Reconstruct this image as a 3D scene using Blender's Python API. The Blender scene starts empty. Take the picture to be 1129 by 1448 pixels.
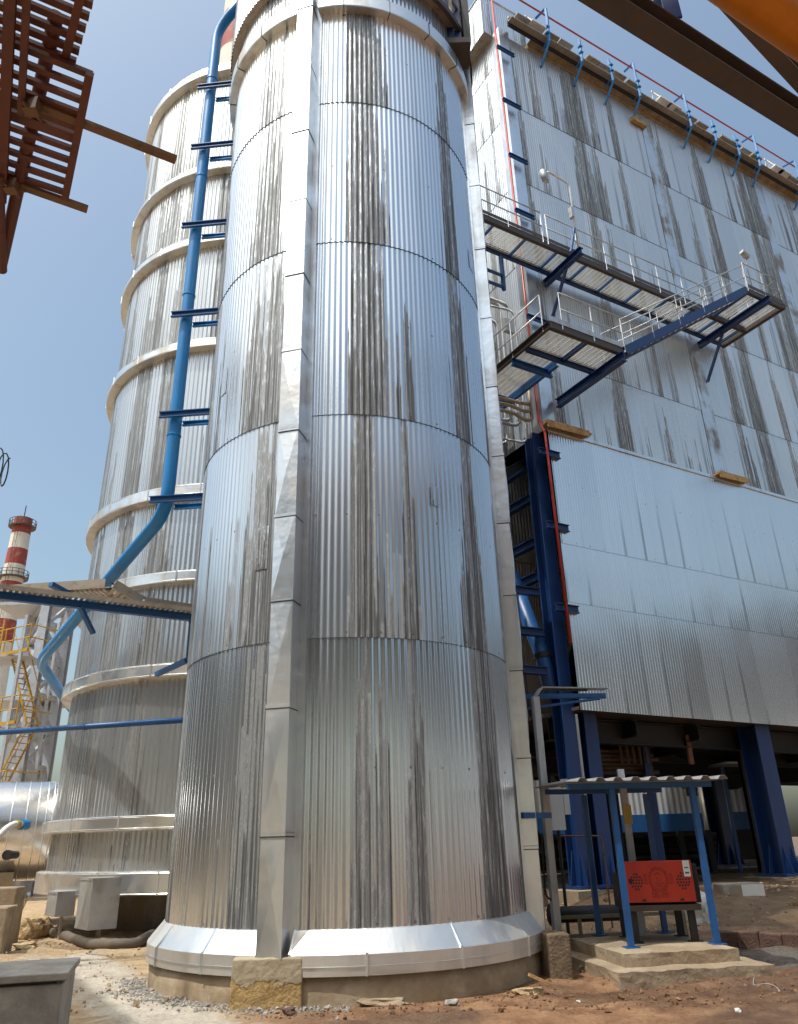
import bpy, math, random
from mathutils import Vector, Matrix, noise
rnd = random.Random(7)
S = bpy.context.scene
COL = S.collection
R_ = math.radians
# ------------------------------------------------------------------ camera
FPX, TH, ROLL, EYE = 1080.0, R_(23.6), R_(-1.5), 1.5
_c, _s = math.cos(TH), math.sin(TH)
_R0, _U0, CF = Vector((1, 0, 0)), Vector((0, -_s, _c)), Vector((0, _c, _s))
CR = math.cos(ROLL) * _R0 + math.sin(ROLL) * _U0
CU = -math.sin(ROLL) * _R0 + math.cos(ROLL) * _U0
CAM = Vector((0, 0, EYE))
def ray(px, py): return (px - 564.5) * CR + (724 - py) * CU + FPX * CF
def at_r(px, py, r):                      # point at horizontal range r
    d = ray(px, py); return CAM + d * (r / math.hypot(d.x, d.y))
def at_z(px, py, z):                      # point at height z
    d = ray(px, py); return CAM + d * ((z - EYE) / d.z)
cam_d = bpy.data.cameras.new('camera'); cam = bpy.data.objects.new('camera', cam_d); COL.objects.link(cam)
cam.matrix_world = Matrix(((CR.x, CU.x, -CF.x, CAM.x), (CR.y, CU.y, -CF.y, CAM.y), (CR.z, CU.z, -CF.z, CAM.z), (0, 0, 0, 1)))
cam_d.sensor_width = 36; cam_d.lens = 36 * FPX / 1448; cam_d.clip_end = 3000; cam_d.clip_start = .05
S.camera = cam
# ------------------------------------------------------------------ light
SUN_AZ, SUN_EL = 232, 65
w = bpy.data.worlds.new('World'); S.world = w; w.use_nodes = True
nt = w.node_tree; bg = nt.nodes['Background']
sky = nt.nodes.new('ShaderNodeTexSky'); sky.sky_type = 'NISHITA'; sky.sun_disc = False
sky.sun_elevation = R_(SUN_EL); sky.sun_rotation = R_(SUN_AZ)
sky.air_density = 1.2; sky.dust_density = 5.0; sky.ozone_density = .6
tint = nt.nodes.new('ShaderNodeMix'); tint.data_type = 'RGBA'; tint.blend_type = 'MULTIPLY'; tint.inputs[0].default_value = 1; tint.inputs[7].default_value = (.965, 1.04, 1.0, 1)
nt.links.new(sky.outputs[0], tint.inputs[6]); nt.links.new(tint.outputs[2], bg.inputs[0]); bg.inputs[1].default_value = .15
sd = bpy.data.lights.new('sun', 'SUN'); sd.energy = 2.6; sd.angle = R_(.5); sd.color = (1, .985, .95)
so = bpy.data.objects.new('sun', sd); COL.objects.link(so)
SV = Vector((math.sin(R_(SUN_AZ)) * math.cos(R_(SUN_EL)), math.cos(R_(SUN_AZ)) * math.cos(R_(SUN_EL)), math.sin(R_(SUN_EL))))
so.rotation_euler = SV.to_track_quat('Z', 'Y').to_euler()
S.view_settings.view_transform = 'Standard'; S.view_settings.look = 'None'; S.view_settings.gamma = 1
S.view_settings.exposure = .36
# ------------------------------------------------------------------ node helper
class G:
    def __init__(s, name):
        s.mat = bpy.data.materials.new(name); s.mat.use_nodes = True
        s.t = s.mat.node_tree; s.b = s.t.nodes['Principled BSDF']
    def put(s, sock, v):
        if isinstance(v, bpy.types.NodeSocket): s.t.links.new(v, sock)
        elif isinstance(v, (tuple, list)) and len(v) == 3 and sock.type == 'RGBA': sock.default_value = (*v, 1)
        else: sock.default_value = v
    def node(s, typ, **kw):
        n = s.t.nodes.new('ShaderNode' + typ)
        for k, v in kw.items(): setattr(n, k, v)
        return n
    def m(s, op, a, b=0., c=0., clamp=False):
        n = s.node('Math', operation=op, use_clamp=clamp)
        for i, v in enumerate((a, b, c)): s.put(n.inputs[i], v)
        return n.outputs[0]
    def comb(s, x, y, z=0.):
        n = s.node('CombineXYZ')
        for i, v in enumerate((x, y, z)): s.put(n.inputs[i], v)
        return n.outputs[0]
    def noise(s, vec, scale, detail=2., rough=.5):
        n = s.node('TexNoise'); s.put(n.inputs['Vector'], vec)
        n.inputs['Scale'].default_value = scale; n.inputs['Detail'].default_value = detail; n.inputs['Roughness'].default_value = rough
        return n.outputs['Fac']
    def white(s, x, y, z=0.):
        n = s.node('TexWhiteNoise', noise_dimensions='3D'); s.put(n.inputs['Vector'], s.comb(x, y, z)); return n.outputs['Value']
    def sm(s, v, a, b, lo=0., hi=1.):
        n = s.node('MapRange', interpolation_type='SMOOTHSTEP')
        for k, x in (('Value', v), ('From Min', a), ('From Max', b), ('To Min', lo), ('To Max', hi)): s.put(n.inputs[k], x)
        return n.outputs['Result']
    def mix(s, f, a, b):
        n = s.node('Mix', data_type='RGBA')
        s.put(n.inputs['Factor'], f); s.put(n.inputs['A' if False else 6], a); s.put(n.inputs[7], b); return n.outputs[2]
    def lerp(s, f, a, b):
        n = s.node('Mix', data_type='FLOAT'); s.put(n.inputs[0], f); s.put(n.inputs[2], a); s.put(n.inputs[3], b); return n.outputs[0]
    def mul(s, col, v):
        n = s.node('VectorMath', operation='SCALE'); s.put(n.inputs[0], col); s.put(n.inputs['Scale'], v); return n.outputs[0]
    def bump(s, h, strength=.3, dist=.02):
        n = s.node('Bump'); n.inputs['Strength'].default_value = strength; n.inputs['Distance'].default_value = dist
        s.put(n.inputs['Height'], h); s.put(s.b.inputs['Normal'], n.outputs[0])
    def pos(s): return s.node('NewGeometry').outputs['Position']
    def uv(s):
        n = s.node('SeparateXYZ'); s.put(n.inputs[0], s.node('UVMap').outputs[0]); return n.outputs[0], n.outputs[1]
    def scaled(s, vec, sx, sy, sz):
        n = s.node('VectorMath', operation='MULTIPLY'); s.put(n.inputs[0], vec); n.inputs[1].default_value = (sx, sy, sz); return n.outputs[0]
    def done(s, base=None, rough=None, metal=None, **kw):
        if base is not None: s.put(s.b.inputs['Base Color'], base)
        if rough is not None: s.put(s.b.inputs['Roughness'], rough)
        if metal is not None: s.put(s.b.inputs['Metallic'], metal)
        return s.mat
def clad(name, seed, stain=.5, joint=0., panel=9., base=(.755, .80, .835), rough=.30, sheet=3.2, pitch=.09, toward=.0, dirt=0.):
    """weathered corrugated aluminium: U counts corrugations, V counts sheets upward"""
    g = G(name); U, V = g.uv()
    row = g.m('FLOOR', V); f = g.m('FRACT', V)
    Uq = g.m('DIVIDE', g.m('FLOOR', g.m('MULTIPLY', U, 2.)), 2.)
    J = g.white(g.m('FLOOR', g.m('MULTIPLY', U, 2.)), row, seed); J2 = g.white(g.m('FLOOR', g.m('MULTIPLY', U, 4.)), row, seed + 1)
    fine = g.noise(g.comb(g.m('MULTIPLY', U, 5.), g.m('MULTIPLY', V, 2.4), seed), 1., 4., .65)
    chip = g.noise(g.comb(g.m('MULTIPLY', U, 2.2), g.m('MULTIPLY', V, 9.), seed + 2), 1.5, 4., .75)
    A = g.noise(g.comb(g.m('MULTIPLY', Uq, .135), g.m('MULTIPLY', row, .10), seed), 1., 1.2)
    th = .64 - .13 * stain
    hr = g.noise(g.comb(g.m('MULTIPLY', Uq, .33), g.m('MULTIPLY', row, 2.7), seed + 5), 1., 1.)
    H1 = g.m('ADD', g.m('ADD', g.m('MULTIPLY', g.m('SUBTRACT', A, th), 11.), g.m('MULTIPLY', g.m('SUBTRACT', hr, .42), 2.6)), g.m('MULTIPLY', g.m('SUBTRACT', J, .5), .95))
    soft1 = g.m('MULTIPLY', g.sm(g.m('SUBTRACT', H1, f), -.015, .03), g.sm(A, th - .02, th + .02))
    H2 = g.m('ADD', g.m('ADD', g.m('MULTIPLY', g.m('SUBTRACT', A, th + .005), 6.), g.m('MULTIPLY', g.m('SUBTRACT', hr, .52), 2.)), g.m('MULTIPLY', g.m('SUBTRACT', J2, .55), 1.5))
    s2 = g.m('MULTIPLY', g.sm(g.m('SUBTRACT', H2, f), -.02, .04), g.sm(A, th - .05, th - .01))
    mask = g.m('MULTIPLY', g.m('MULTIPLY', soft1, .8), g.sm(chip, .36, .50, .22, 1.), clamp=True)
    drk = g.m('MULTIPLY', s2, g.sm(fine, .38, .56, .15, 1.), clamp=True)
    jag = g.m('MULTIPLY', g.m('SUBTRACT', J, .5), .34)
    # water marks running down at the sheet joints
    pu = g.m('DIVIDE', U, panel); pf = g.m('ABSOLUTE', g.m('SUBTRACT', g.m('FRACT', pu), .5)); pid = g.m('FLOOR', pu)
    near = g.sm(pf, .40, .49)
    jh = g.m('ADD', g.white(g.m('FLOOR', g.m('ADD', pu, .5)), row, seed + 2.), g.m('MULTIPLY', jag, .8))
    js = g.m('MULTIPLY', g.m('MULTIPLY', near, g.sm(g.m('SUBTRACT', jh, f), -.1, .5)), g.sm(fine, .3, .6, .2, 1.))
    js = g.m('MULTIPLY', js, joint, clamp=True)
    line = g.m('MULTIPLY', g.sm(pf, .492, .4985), .22)
    pv = g.white(pid, row, seed + 3.)
    soft = g.noise(g.comb(g.m('MULTIPLY', U, .8), g.m('MULTIPLY', V, .5), seed + 7), 1., 3.)
    # screws: rows of small dots
    sx = g.m('MULTIPLY', g.m('ABSOLUTE', g.m('SUBTRACT', g.m('FRACT', g.m('MULTIPLY', g.m('ADD', U, g.m('MULTIPLY', row, 1.)), .2)), .5)), 5 * pitch)
    sy = g.m('MULTIPLY', g.m('ABSOLUTE', g.m('SUBTRACT', g.m('FRACT', g.m('ADD', g.m('MULTIPLY', f, 2.), .46)), .5)), sheet * .5)
    sd_ = g.m('SQRT', g.m('ADD', g.m('POWER', sx, 2.), g.m('POWER', sy, 2.)))
    scr = g.m('MULTIPLY', g.sm(sd_, .020, .013), g.sm(g.white(g.m('FLOOR', g.m('MULTIPLY', U, .2)), row, seed + 9), .35, .45))
    col = g.mul(g.mix(toward, base, (.55, .50, .44)), g.m('ADD', g.m('ADD', .86, g.m('MULTIPLY', pv, .08)), g.m('MULTIPLY', soft, .10)))
    col = g.mix(js, col, (.25, .245, .235))
    dk = g.m('MAXIMUM', g.m('MULTIPLY', scr, .8), line)
    col = g.mix(mask, col, g.mix(fine, (.115, .12, .122), (.29, .295, .30)))
    col = g.mix(drk, col, g.mix(chip, (.04, .041, .042), (.125, .127, .128)))
    col = g.mix(dk, col, (.13, .12, .11))
    dk = g.m('MAXIMUM', dk, g.m('MAXIMUM', mask, drk))
    if dirt:
        dm = g.m('MULTIPLY', g.noise(g.comb(g.m('MULTIPLY', U, 1.3), g.m('MULTIPLY', V, .7), seed + 21), 1., 4.), dirt)
        col = g.mix(dm, col, (.30, .292, .28))
        dk = g.m('MAXIMUM', dk, g.m('MULTIPLY', dm, .8))
    ro = g.m('ADD', g.m('ADD', rough, g.m('MULTIPLY', pv, .07)), g.m('MULTIPLY', dk, .28))
    g.bump(g.noise(g.comb(g.m('MULTIPLY', U, .35), g.m('MULTIPLY', V, 6.), seed + 13), 1., 2.), .035, .02)
    return g.done(col, ro, g.m('SUBTRACT', .955, g.m('MULTIPLY', dk, .72)))
def sheet_metal(name, base=(.755, .79, .815), rough=.3, dent=.25, metal=.92, dirt=.25, dcol=(.40, .35, .29), ds=1.4):
    g = G(name); p = g.pos()
    n = g.noise(p, ds, 4.); st = g.noise(g.scaled(p, 5, 5, .5), 1., 3.)
    k = g.m('MULTIPLY', g.sm(g.m('MULTIPLY', n, g.m('ADD', st, .5)), .42, .75), dirt * 1.6, clamp=True)
    col = g.mix(k, base, dcol)
    g.bump(g.noise(p, 5., 2.), dent, .03)
    return g.done(col, g.m('ADD', rough, g.m('MULTIPLY', k, .3)), g.m('SUBTRACT', metal, g.m('MULTIPLY', k, .5)))
def paint(name, base, rough=.45, var=.25, worn=None, wa=.0, scale=3., metal=0.):
    g = G(name); p = g.pos()
    n = g.noise(p, scale, 5.); st = g.noise(g.scaled(p, 6, 6, .7), 1., 3.)
    col = g.mul(g.mix(0., base, base), g.m('ADD', 1 - var, g.m('MULTIPLY', g.m('ADD', n, st), var)))
    if worn: col = g.mix(g.m('MULTIPLY', g.sm(g.noise(p, scale * 2.3, 6., .65), .52, .68), wa), col, worn)
    g.bump(g.noise(p, 30., 3.), .08, .01)
    return g.done(col, g.m('ADD', rough - .1, g.m('MULTIPLY', n, .2)), metal)
def stone(name, a, b, scale=3., bump=.5, c=None, rough=.9):
    g = G(name); p = g.pos()
    n = g.noise(p, scale, 6., .6); n2 = g.noise(p, scale * 7, 5., .65)
    col = g.mix(g.sm(n, .36, .66), a, b)
    if c: col = g.mix(g.sm(g.noise(p, scale * .6, 4.), .5, .6), col, c)
    col = g.mul(col, g.m('ADD', .72, g.m('MULTIPLY', n2, .56)))
    g.bump(g.m('ADD', n2, g.m('MULTIPLY', n, .6)), bump, .05)
    return g.done(col, rough, 0.)
M = dict(
    silo=clad('silo_cladding', 1.3, 1.0, .25, 9, rough=.23, pitch=.0863, dirt=.14),
    silo_low=clad('silo_low_cladding', 1.3, 1.0, .4, 9, base=(.755, .79, .815), rough=.18, pitch=.0863, dirt=.16),
    tank=clad('tank_cladding', 4.4, .85, .5, 7, base=(.62, .645, .66), rough=.19, pitch=.115, sheet=2.4, dirt=.5),
    wall_up=clad('wall_cladding', 2.2, .92, .8, 10, base=(.80, .79, .77), rough=.30, pitch=.1, sheet=3.6, dirt=.3),
    wall_low=clad('lower_wall_cladding', 9.7, -2.5, .8, 8, base=(.84, .83, .81), rough=.17, pitch=.1, sheet=3., dirt=.08),
    side=clad('side_cladding', 6.6, .9, .6, 8, rough=.33, pitch=.1, dirt=.25),
    hop=clad('hopper_cladding', 3.3, .5, .8, 6, base=(.62, .58, .52), rough=.4, pitch=.12, dirt=.6),
    joint=sheet_metal('joint_flashing', (.70, .71, .72), .34, .15, .9, .7, (.25, .24, .23), 1.1), flash=sheet_metal('aluminium_flashing'), ring=sheet_metal('ring_flashing', (.745, .755, .75), .30, .2, dirt=.4, dcol=(.42, .35, .27)),
    skirt=sheet_metal('skirt_flashing', (.80, .805, .79), .38, .2, .85, .35, (.50, .43, .34)),
    galv=sheet_metal('galvanised_steel', (.50, .51, .52), .45, .1, .7, .4, (.30, .27, .23), 3.),
    grate=paint('pale_grating', (.72, .70, .62), .5, .25), tray=paint('tray_steel', (.36, .31, .25), .6, .4, (.22, .14, .08), .6, metal=.3),
    blue=paint('deep_blue_paint', (.008, .036, .135), .42, .35, (.02, .03, .07), .5), bluel=paint('sky_blue_paint', (.008, .20, .52), .36, .25, (.06, .17, .30), .3, 2.),
    bluem=paint('mid_blue_paint', (.014, .088, .26), .4, .3, (.03, .06, .12), .5),
    brown=paint('dark_brown_steel', (.068, .053, .046), .6, .4, (.12, .05, .025), .7),
    rust=paint('rust_primer', (.115, .032, .018), .65, .4, (.06, .02, .012), .7), rusty=paint('rusty_bar', (.16, .085, .045), .75, .4, (.07, .035, .02), .8),
    orange=paint('orange_paint', (.62, .20, .006), .4, .25), red=paint('red_pipe_paint', (.42, .035, .02), .4, .25),
    redp=paint('red_cover_paint', (.47, .034, .016), .42, .22, (.30, .05, .03), .3), yellow=paint('yellow_paint', (.46, .27, .02), .55, .3, (.25, .12, .03), .4),
    grey=paint('grey_steel_paint', (.44, .46, .50), .5, .25, (.2, .16, .12), .4), dark=paint('black_steel', (.018, .017, .017), .6, .4),
    chr=paint('chimney_red', (.30, .05, .035), .7, .3, (.42, .3, .24), .5, .6), chw=paint('chimney_white', (.66, .62, .54), .7, .25, (.4, .24, .14), .45, .6),
    concrete=stone('concrete', (.27, .205, .135), (.40, .315, .215), 2.5, .35, (.30, .22, .14)), conc2=stone('plinth_concrete', (.36, .27, .17), (.44, .35, .24), 2., .25, (.30, .22, .14)),
    clay=stone('clay_block', (.42, .28, .13), (.56, .42, .24), 4., .8), grey_c=stone('grey_concrete', (.24, .22, .20), (.36, .33, .29), 2.2, .35, (.30, .24, .17)),
    white_r=stone('pale_rock', (.58, .57, .55), (.70, .69, .67), 6., .5), gravel=stone('grey_gravel', (.25, .23, .20), (.45, .42, .38), 12., .5),
    kerb=stone('red_brick_kerb', (.10, .052, .038), (.16, .09, .065), 5., .6), wood=stone('raw_timber', (.36, .21, .08), (.52, .33, .15), 9., .3),
    hose=paint('dusty_rubber', (.13, .105, .08), .75, .3), white=paint('white_paint', (.72, .72, .70), .5, .12), wool=stone('mineral_wool', (.30, .21, .12), (.42, .31, .19), 3., .9),
    brass=paint('yellow_tag', (.45, .32, .08), .5, .3), shed=paint('pale_cladding', (.42, .44, .46), .5, .12), sticker=paint('sticker', (.74, .75, .72), .4, .05),
)
# ------------------------------------------------------------------ mesh builder
class MB:
    def __init__(s, T=None): s.v = []; s.f = []; s.uv = []; s.T = T
    def av(s, p):
        p = Vector(p) if s.T is None else Vector(s.T(*p)); s.v.append(p); return len(s.v) - 1
    def face(s, ids, uv=None): s.f.append(tuple(ids)); s.uv.append(uv)
    def quad(s, a, b, c, d): s.face([s.av(p) for p in (a, b, c, d)])
    def box(s, x0, x1, y0, y1, z0, z1):
        i = [s.av((x, y, z)) for z in (z0, z1) for y in (y0, y1) for x in (x0, x1)]
        for q in ((0, 2, 3, 1), (4, 5, 7, 6), (0, 1, 5, 4), (2, 6, 7, 3), (0, 4, 6, 2), (1, 3, 7, 5)): s.face([i[k] for k in q])
        return s
    def sweep(s, prof, p, q, up=(0, 0, 1)):     # closed 2-D profile (side, up) swept from p to q
        p, q = Vector(p), Vector(q); d = (q - p).normalized(); up = Vector(up)
        if abs(d.dot(up)) > .98: up = Vector((0, 1, 0)) if abs(d.y) < .9 else Vector((1, 0, 0))
        x = d.cross(up).normalized(); y = x.cross(d)
        a = [s.av(p + x * u + y * v) for u, v in prof]; b = [s.av(q + x * u + y * v) for u, v in prof]; n = len(prof)
        for k in range(n): s.face((a[k], a[(k + 1) % n], b[(k + 1) % n], b[k]))
        s.face(a[::-1]); s.face(b); return s
    def bar(s, p, q, wd, h, up=(0, 0, 1)):
        return s.sweep([(-wd / 2, -h / 2), (wd / 2, -h / 2), (wd / 2, h / 2), (-wd / 2, h / 2)], p, q, up)
    def ibeam(s, p, q, b, h, t=.02, up=(0, 0, 1)):
        w = t * .4
        return s.sweep([(-b / 2, -h / 2), (b / 2, -h / 2), (b / 2, -h / 2 + t), (w, -h / 2 + t), (w, h / 2 - t), (b / 2, h / 2 - t), (b / 2, h / 2), (-b / 2, h / 2), (-b / 2, h / 2 - t), (-w, h / 2 - t), (-w, -h / 2 + t), (-b / 2, -h / 2 + t)], p, q, up)
    def chan(s, p, q, b, h, t=.015, up=(0, 0, 1)):
        return s.sweep([(0, -h / 2), (b, -h / 2), (b, -h / 2 + t), (t, -h / 2 + t), (t, h / 2 - t), (b, h / 2 - t), (b, h / 2), (0, h / 2)], p, q, up)
    def tube(s, pts, r, n=10, cap=True):
        pts = [Vector(s.T(*p)) if s.T else Vector(p) for p in pts]; T, s.T = s.T, None; rings = []; ref = None
        for k, p in enumerate(pts):
            a = (pts[k] - pts[k - 1]).normalized() if k else None; b = (pts[k + 1] - pts[k]).normalized() if k < len(pts) - 1 else None
            t = (a + b).normalized() if a and b else (a or b)
            if ref is None: ref = Vector((0, 0, 1)) if abs(t.z) < .9 else Vector((1, 0, 0))
            x = t.cross(ref).normalized(); y = x.cross(t).normalized(); ref = y
            rr = r[k] if isinstance(r, (list, tuple)) else r
            sc = 1. / max(.5, t.dot(a)) if a and b else 1.
            rings.append([s.av(p + (x * math.cos(q) * sc + y * math.sin(q)) * rr) for q in (2 * math.pi * i / n for i in range(n))])
        for A, B in zip(rings, rings[1:]):
            for i in range(n): s.face((A[i], A[(i + 1) % n], B[(i + 1) % n], B[i]))
        if cap: s.face(rings[0][::-1]); s.face(rings[-1])
        s.T = T; return s
    def lathe(s, prof, c=(0, 0), n=48, a0=0., a1=360., closed=False):
        full = abs(a1 - a0) >= 359.9; m = n if full else n + 1; rings = []
        for r, z in prof: rings.append([s.av((c[0] + r * math.sin(R_(a0 + (a1 - a0) * i / n)), c[1] + r * math.cos(R_(a0 + (a1 - a0) * i / n)), z)) for i in range(m)])
        if closed: rings.append(rings[0])
        for A, B in zip(rings, rings[1:]):
            for i in range(n): s.face((A[i], A[(i + 1) % m], B[(i + 1) % m], B[i]))
        return s
    def build(s, name, mat, parent=None, smooth=False, label=None):
        off = Vector(OFF.get(parent.name, (0, 0, 0))) if parent else Vector((0, 0, 0))
        me = bpy.data.meshes.new(name); me.from_pydata([v - off for v in s.v], [], s.f); me.materials.append(mat)
        if any(u for u in s.uv):
            L = me.uv_layers.new(name='UVMap').data; k = 0
            for ids, u in zip(s.f, s.uv):
                for j in range(len(ids)):
                    if u: L[k].uv = u[j]
                    k += 1
        if smooth:
            for p in me.polygons: p.use_smooth = True
        me.update()
        o = bpy.data.objects.new(name, me); COL.objects.link(o)
        if parent: o.parent = parent; OFF[o.name] = off
        if label: o['label'] = label
        return o
OFF = {}
def tag(o, label, cat, group=None, kind=None):
    if label: o['label'] = label
    if cat: o['category'] = cat
    if group: o['group'] = group
    if kind: o['kind'] = kind
    return o
def thing(name, loc, label, cat, group=None):
    o = bpy.data.objects.new(name, None); COL.objects.link(o); o.location = loc; OFF[o.name] = tuple(loc)
    o.empty_display_size = .2
    return tag(o, label, cat, group)
def solid(o, w=.004, seg=2):
    b = o.modifiers.new('bevel', 'BEVEL'); b.width = w; b.segments = seg; b.limit_method = 'ANGLE'; b.angle_limit = R_(40); return o
def copy_thing(root, delta, label, group=None):
    c = root.copy(); COL.objects.link(c); c.location = root.location + Vector(delta); c['label'] = label
    if group: c['group'] = group
    def rec(a, b):
        for ch in a.children:
            d = ch.copy(); COL.objects.link(d); d.parent = b; rec(ch, d)
    rec(root, c); return c
def arc(c, r, a0, a1, n=6, ax=None):            # points on an arc in the plane (X, Z) or along ax
    ax = Vector(ax or (1, 0, 0))
    return [Vector(c) + ax * (r * math.cos(R_(a0 + (a1 - a0) * i / n))) + Vector((0, 0, r * math.sin(R_(a0 + (a1 - a0) * i / n)))) for i in range(n + 1)]
def bend(pts, r, n=4):                          # polyline with rounded corners
    pts = [Vector(p) for p in pts]; out = [pts[0]]
    for a, b, c in zip(pts, pts[1:], pts[2:]):
        u = (a - b); v = (c - b); k = min(r, u.length * .45, v.length * .45); p = b + u.normalized() * k; q = b + v.normalized() * k
        for i in range(n + 1):
            t = i / n; out.append(p * (1 - t) ** 2 + b * 2 * t * (1 - t) + q * t * t)
    out.append(pts[-1]); return out
def corr_cyl(mb, c, R, z0, z1, N, amp, row, a0, a1, seg=6, nz=6, flare=.012, inv=False):
    i0, i1 = round(a0 / 360 * N * seg), round(a1 / 360 * N * seg); grid = []
    for k in range(nz + 1):
        t = k / nz; z = z0 + (z1 - z0) * t; rr = R + flare * (1 - t); line = []
        for i in range(i0, i1 + 1):
            a = 2 * math.pi * i / (N * seg)
            d = amp * math.cos(2 * math.pi * i / seg) + .006 * noise.noise((math.sin(a) * 6, math.cos(a) * 6, z * .9 + c[0]))
            line.append(mb.av((c[0] + (rr + d) * math.sin(a), c[1] + (rr + d) * math.cos(a), z)))
        grid.append(line)
    for k in range(nz):
        for j in range(i1 - i0):
            u0, u1 = (i0 + j) / seg, (i0 + j + 1) / seg; v0, v1 = row + .999 * k / nz, row + .999 * (k + 1) / nz
            mb.face((grid[k][j], grid[k + 1][j], grid[k + 1][j + 1], grid[k][j + 1]), ((u0, v0), (u0, v1), (u1, v1), (u1, v0)))
def corr_flat(mb, u0, u1, off, z0, z1, pitch, amp, row, seg=6, nz=6, flare=.012, fn=None, useed=0.):
    n = int((u1 - u0) / pitch * seg); grid = []
    for k in range(nz + 1):
        t = k / nz; z = z0 + (z1 - z0) * t; line = []
        for i in range(n + 1):
            u = u0 + (u1 - u0) * i / n
            d = off + flare * (1 - t) + amp * math.cos(2 * math.pi * u / pitch) + .010 * noise.noise((u * .8, z * .8, useed))
            line.append(mb.av(fn(u, d, z) if fn else (u, d, z)))
        grid.append(line)
    for k in range(nz):
        for j in range(n):
            a, b = (u0 + (u1 - u0) * j / n) / pitch, (u0 + (u1 - u0) * (j + 1) / n) / pitch; v0, v1 = row + .999 * k / nz, row + .999 * (k + 1) / nz
            mb.face((grid[k][j], grid[k][j + 1], grid[k + 1][j + 1], grid[k + 1][j]), ((a, v0), (b, v0), (b, v1), (a, v1)))
def frame(o, az):                               # local (along, back, z): along points to azimuth az
    ux, uy = math.sin(R_(az)), math.cos(R_(az))
    return lambda a, b, z: (o[0] + ux * a - uy * b, o[1] + uy * a + ux * b, z)
P0 = (4.3, 19.5)
def FT(u, off, z): return (P0[0] + .866 * u + .5 * off, P0[1] + .5 * u - .866 * off, z)   # facade frame
def hgt(x, y):
    h = .05 * noise.noise((x * .35, y * .35, 3.)) + .06 * noise.noise((x * 1.3, y * 1.3, 9.)) + .05 * abs(noise.noise((x * 2.2 + y, y * 4.4, 1.))) + .011 * noise.noise((x * 11., y * 11., 5.))
    q = y - .27 * x - 8.75 + .12 * noise.noise((x * .6, 2., 7.))
    if x > -1.2 and abs(q) < 1.2: h += (-.055 * math.exp(-(q / .13) ** 2) - .055 * math.exp(-((q - .75) / .13) ** 2) + .035 * math.exp(-((q - .24) / .1) ** 2) + .03 * math.exp(-((q + .26) / .1) ** 2)) * min(1, (x + 1.2)) * (.7 + .5 * noise.noise((x * 2.2, y, 4.)))
    t = min(1, max(0, (y - 14.5) / 3.)) * min(1, max(0, (x - 2.5) / 2.))
    h += .42 * t * t * (3 - 2 * t)
    d = math.hypot(x + .826, y - 11.81)
    return h * (1 if d > 3.2 else max(.3, (d - 2.4) / .8))
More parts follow.
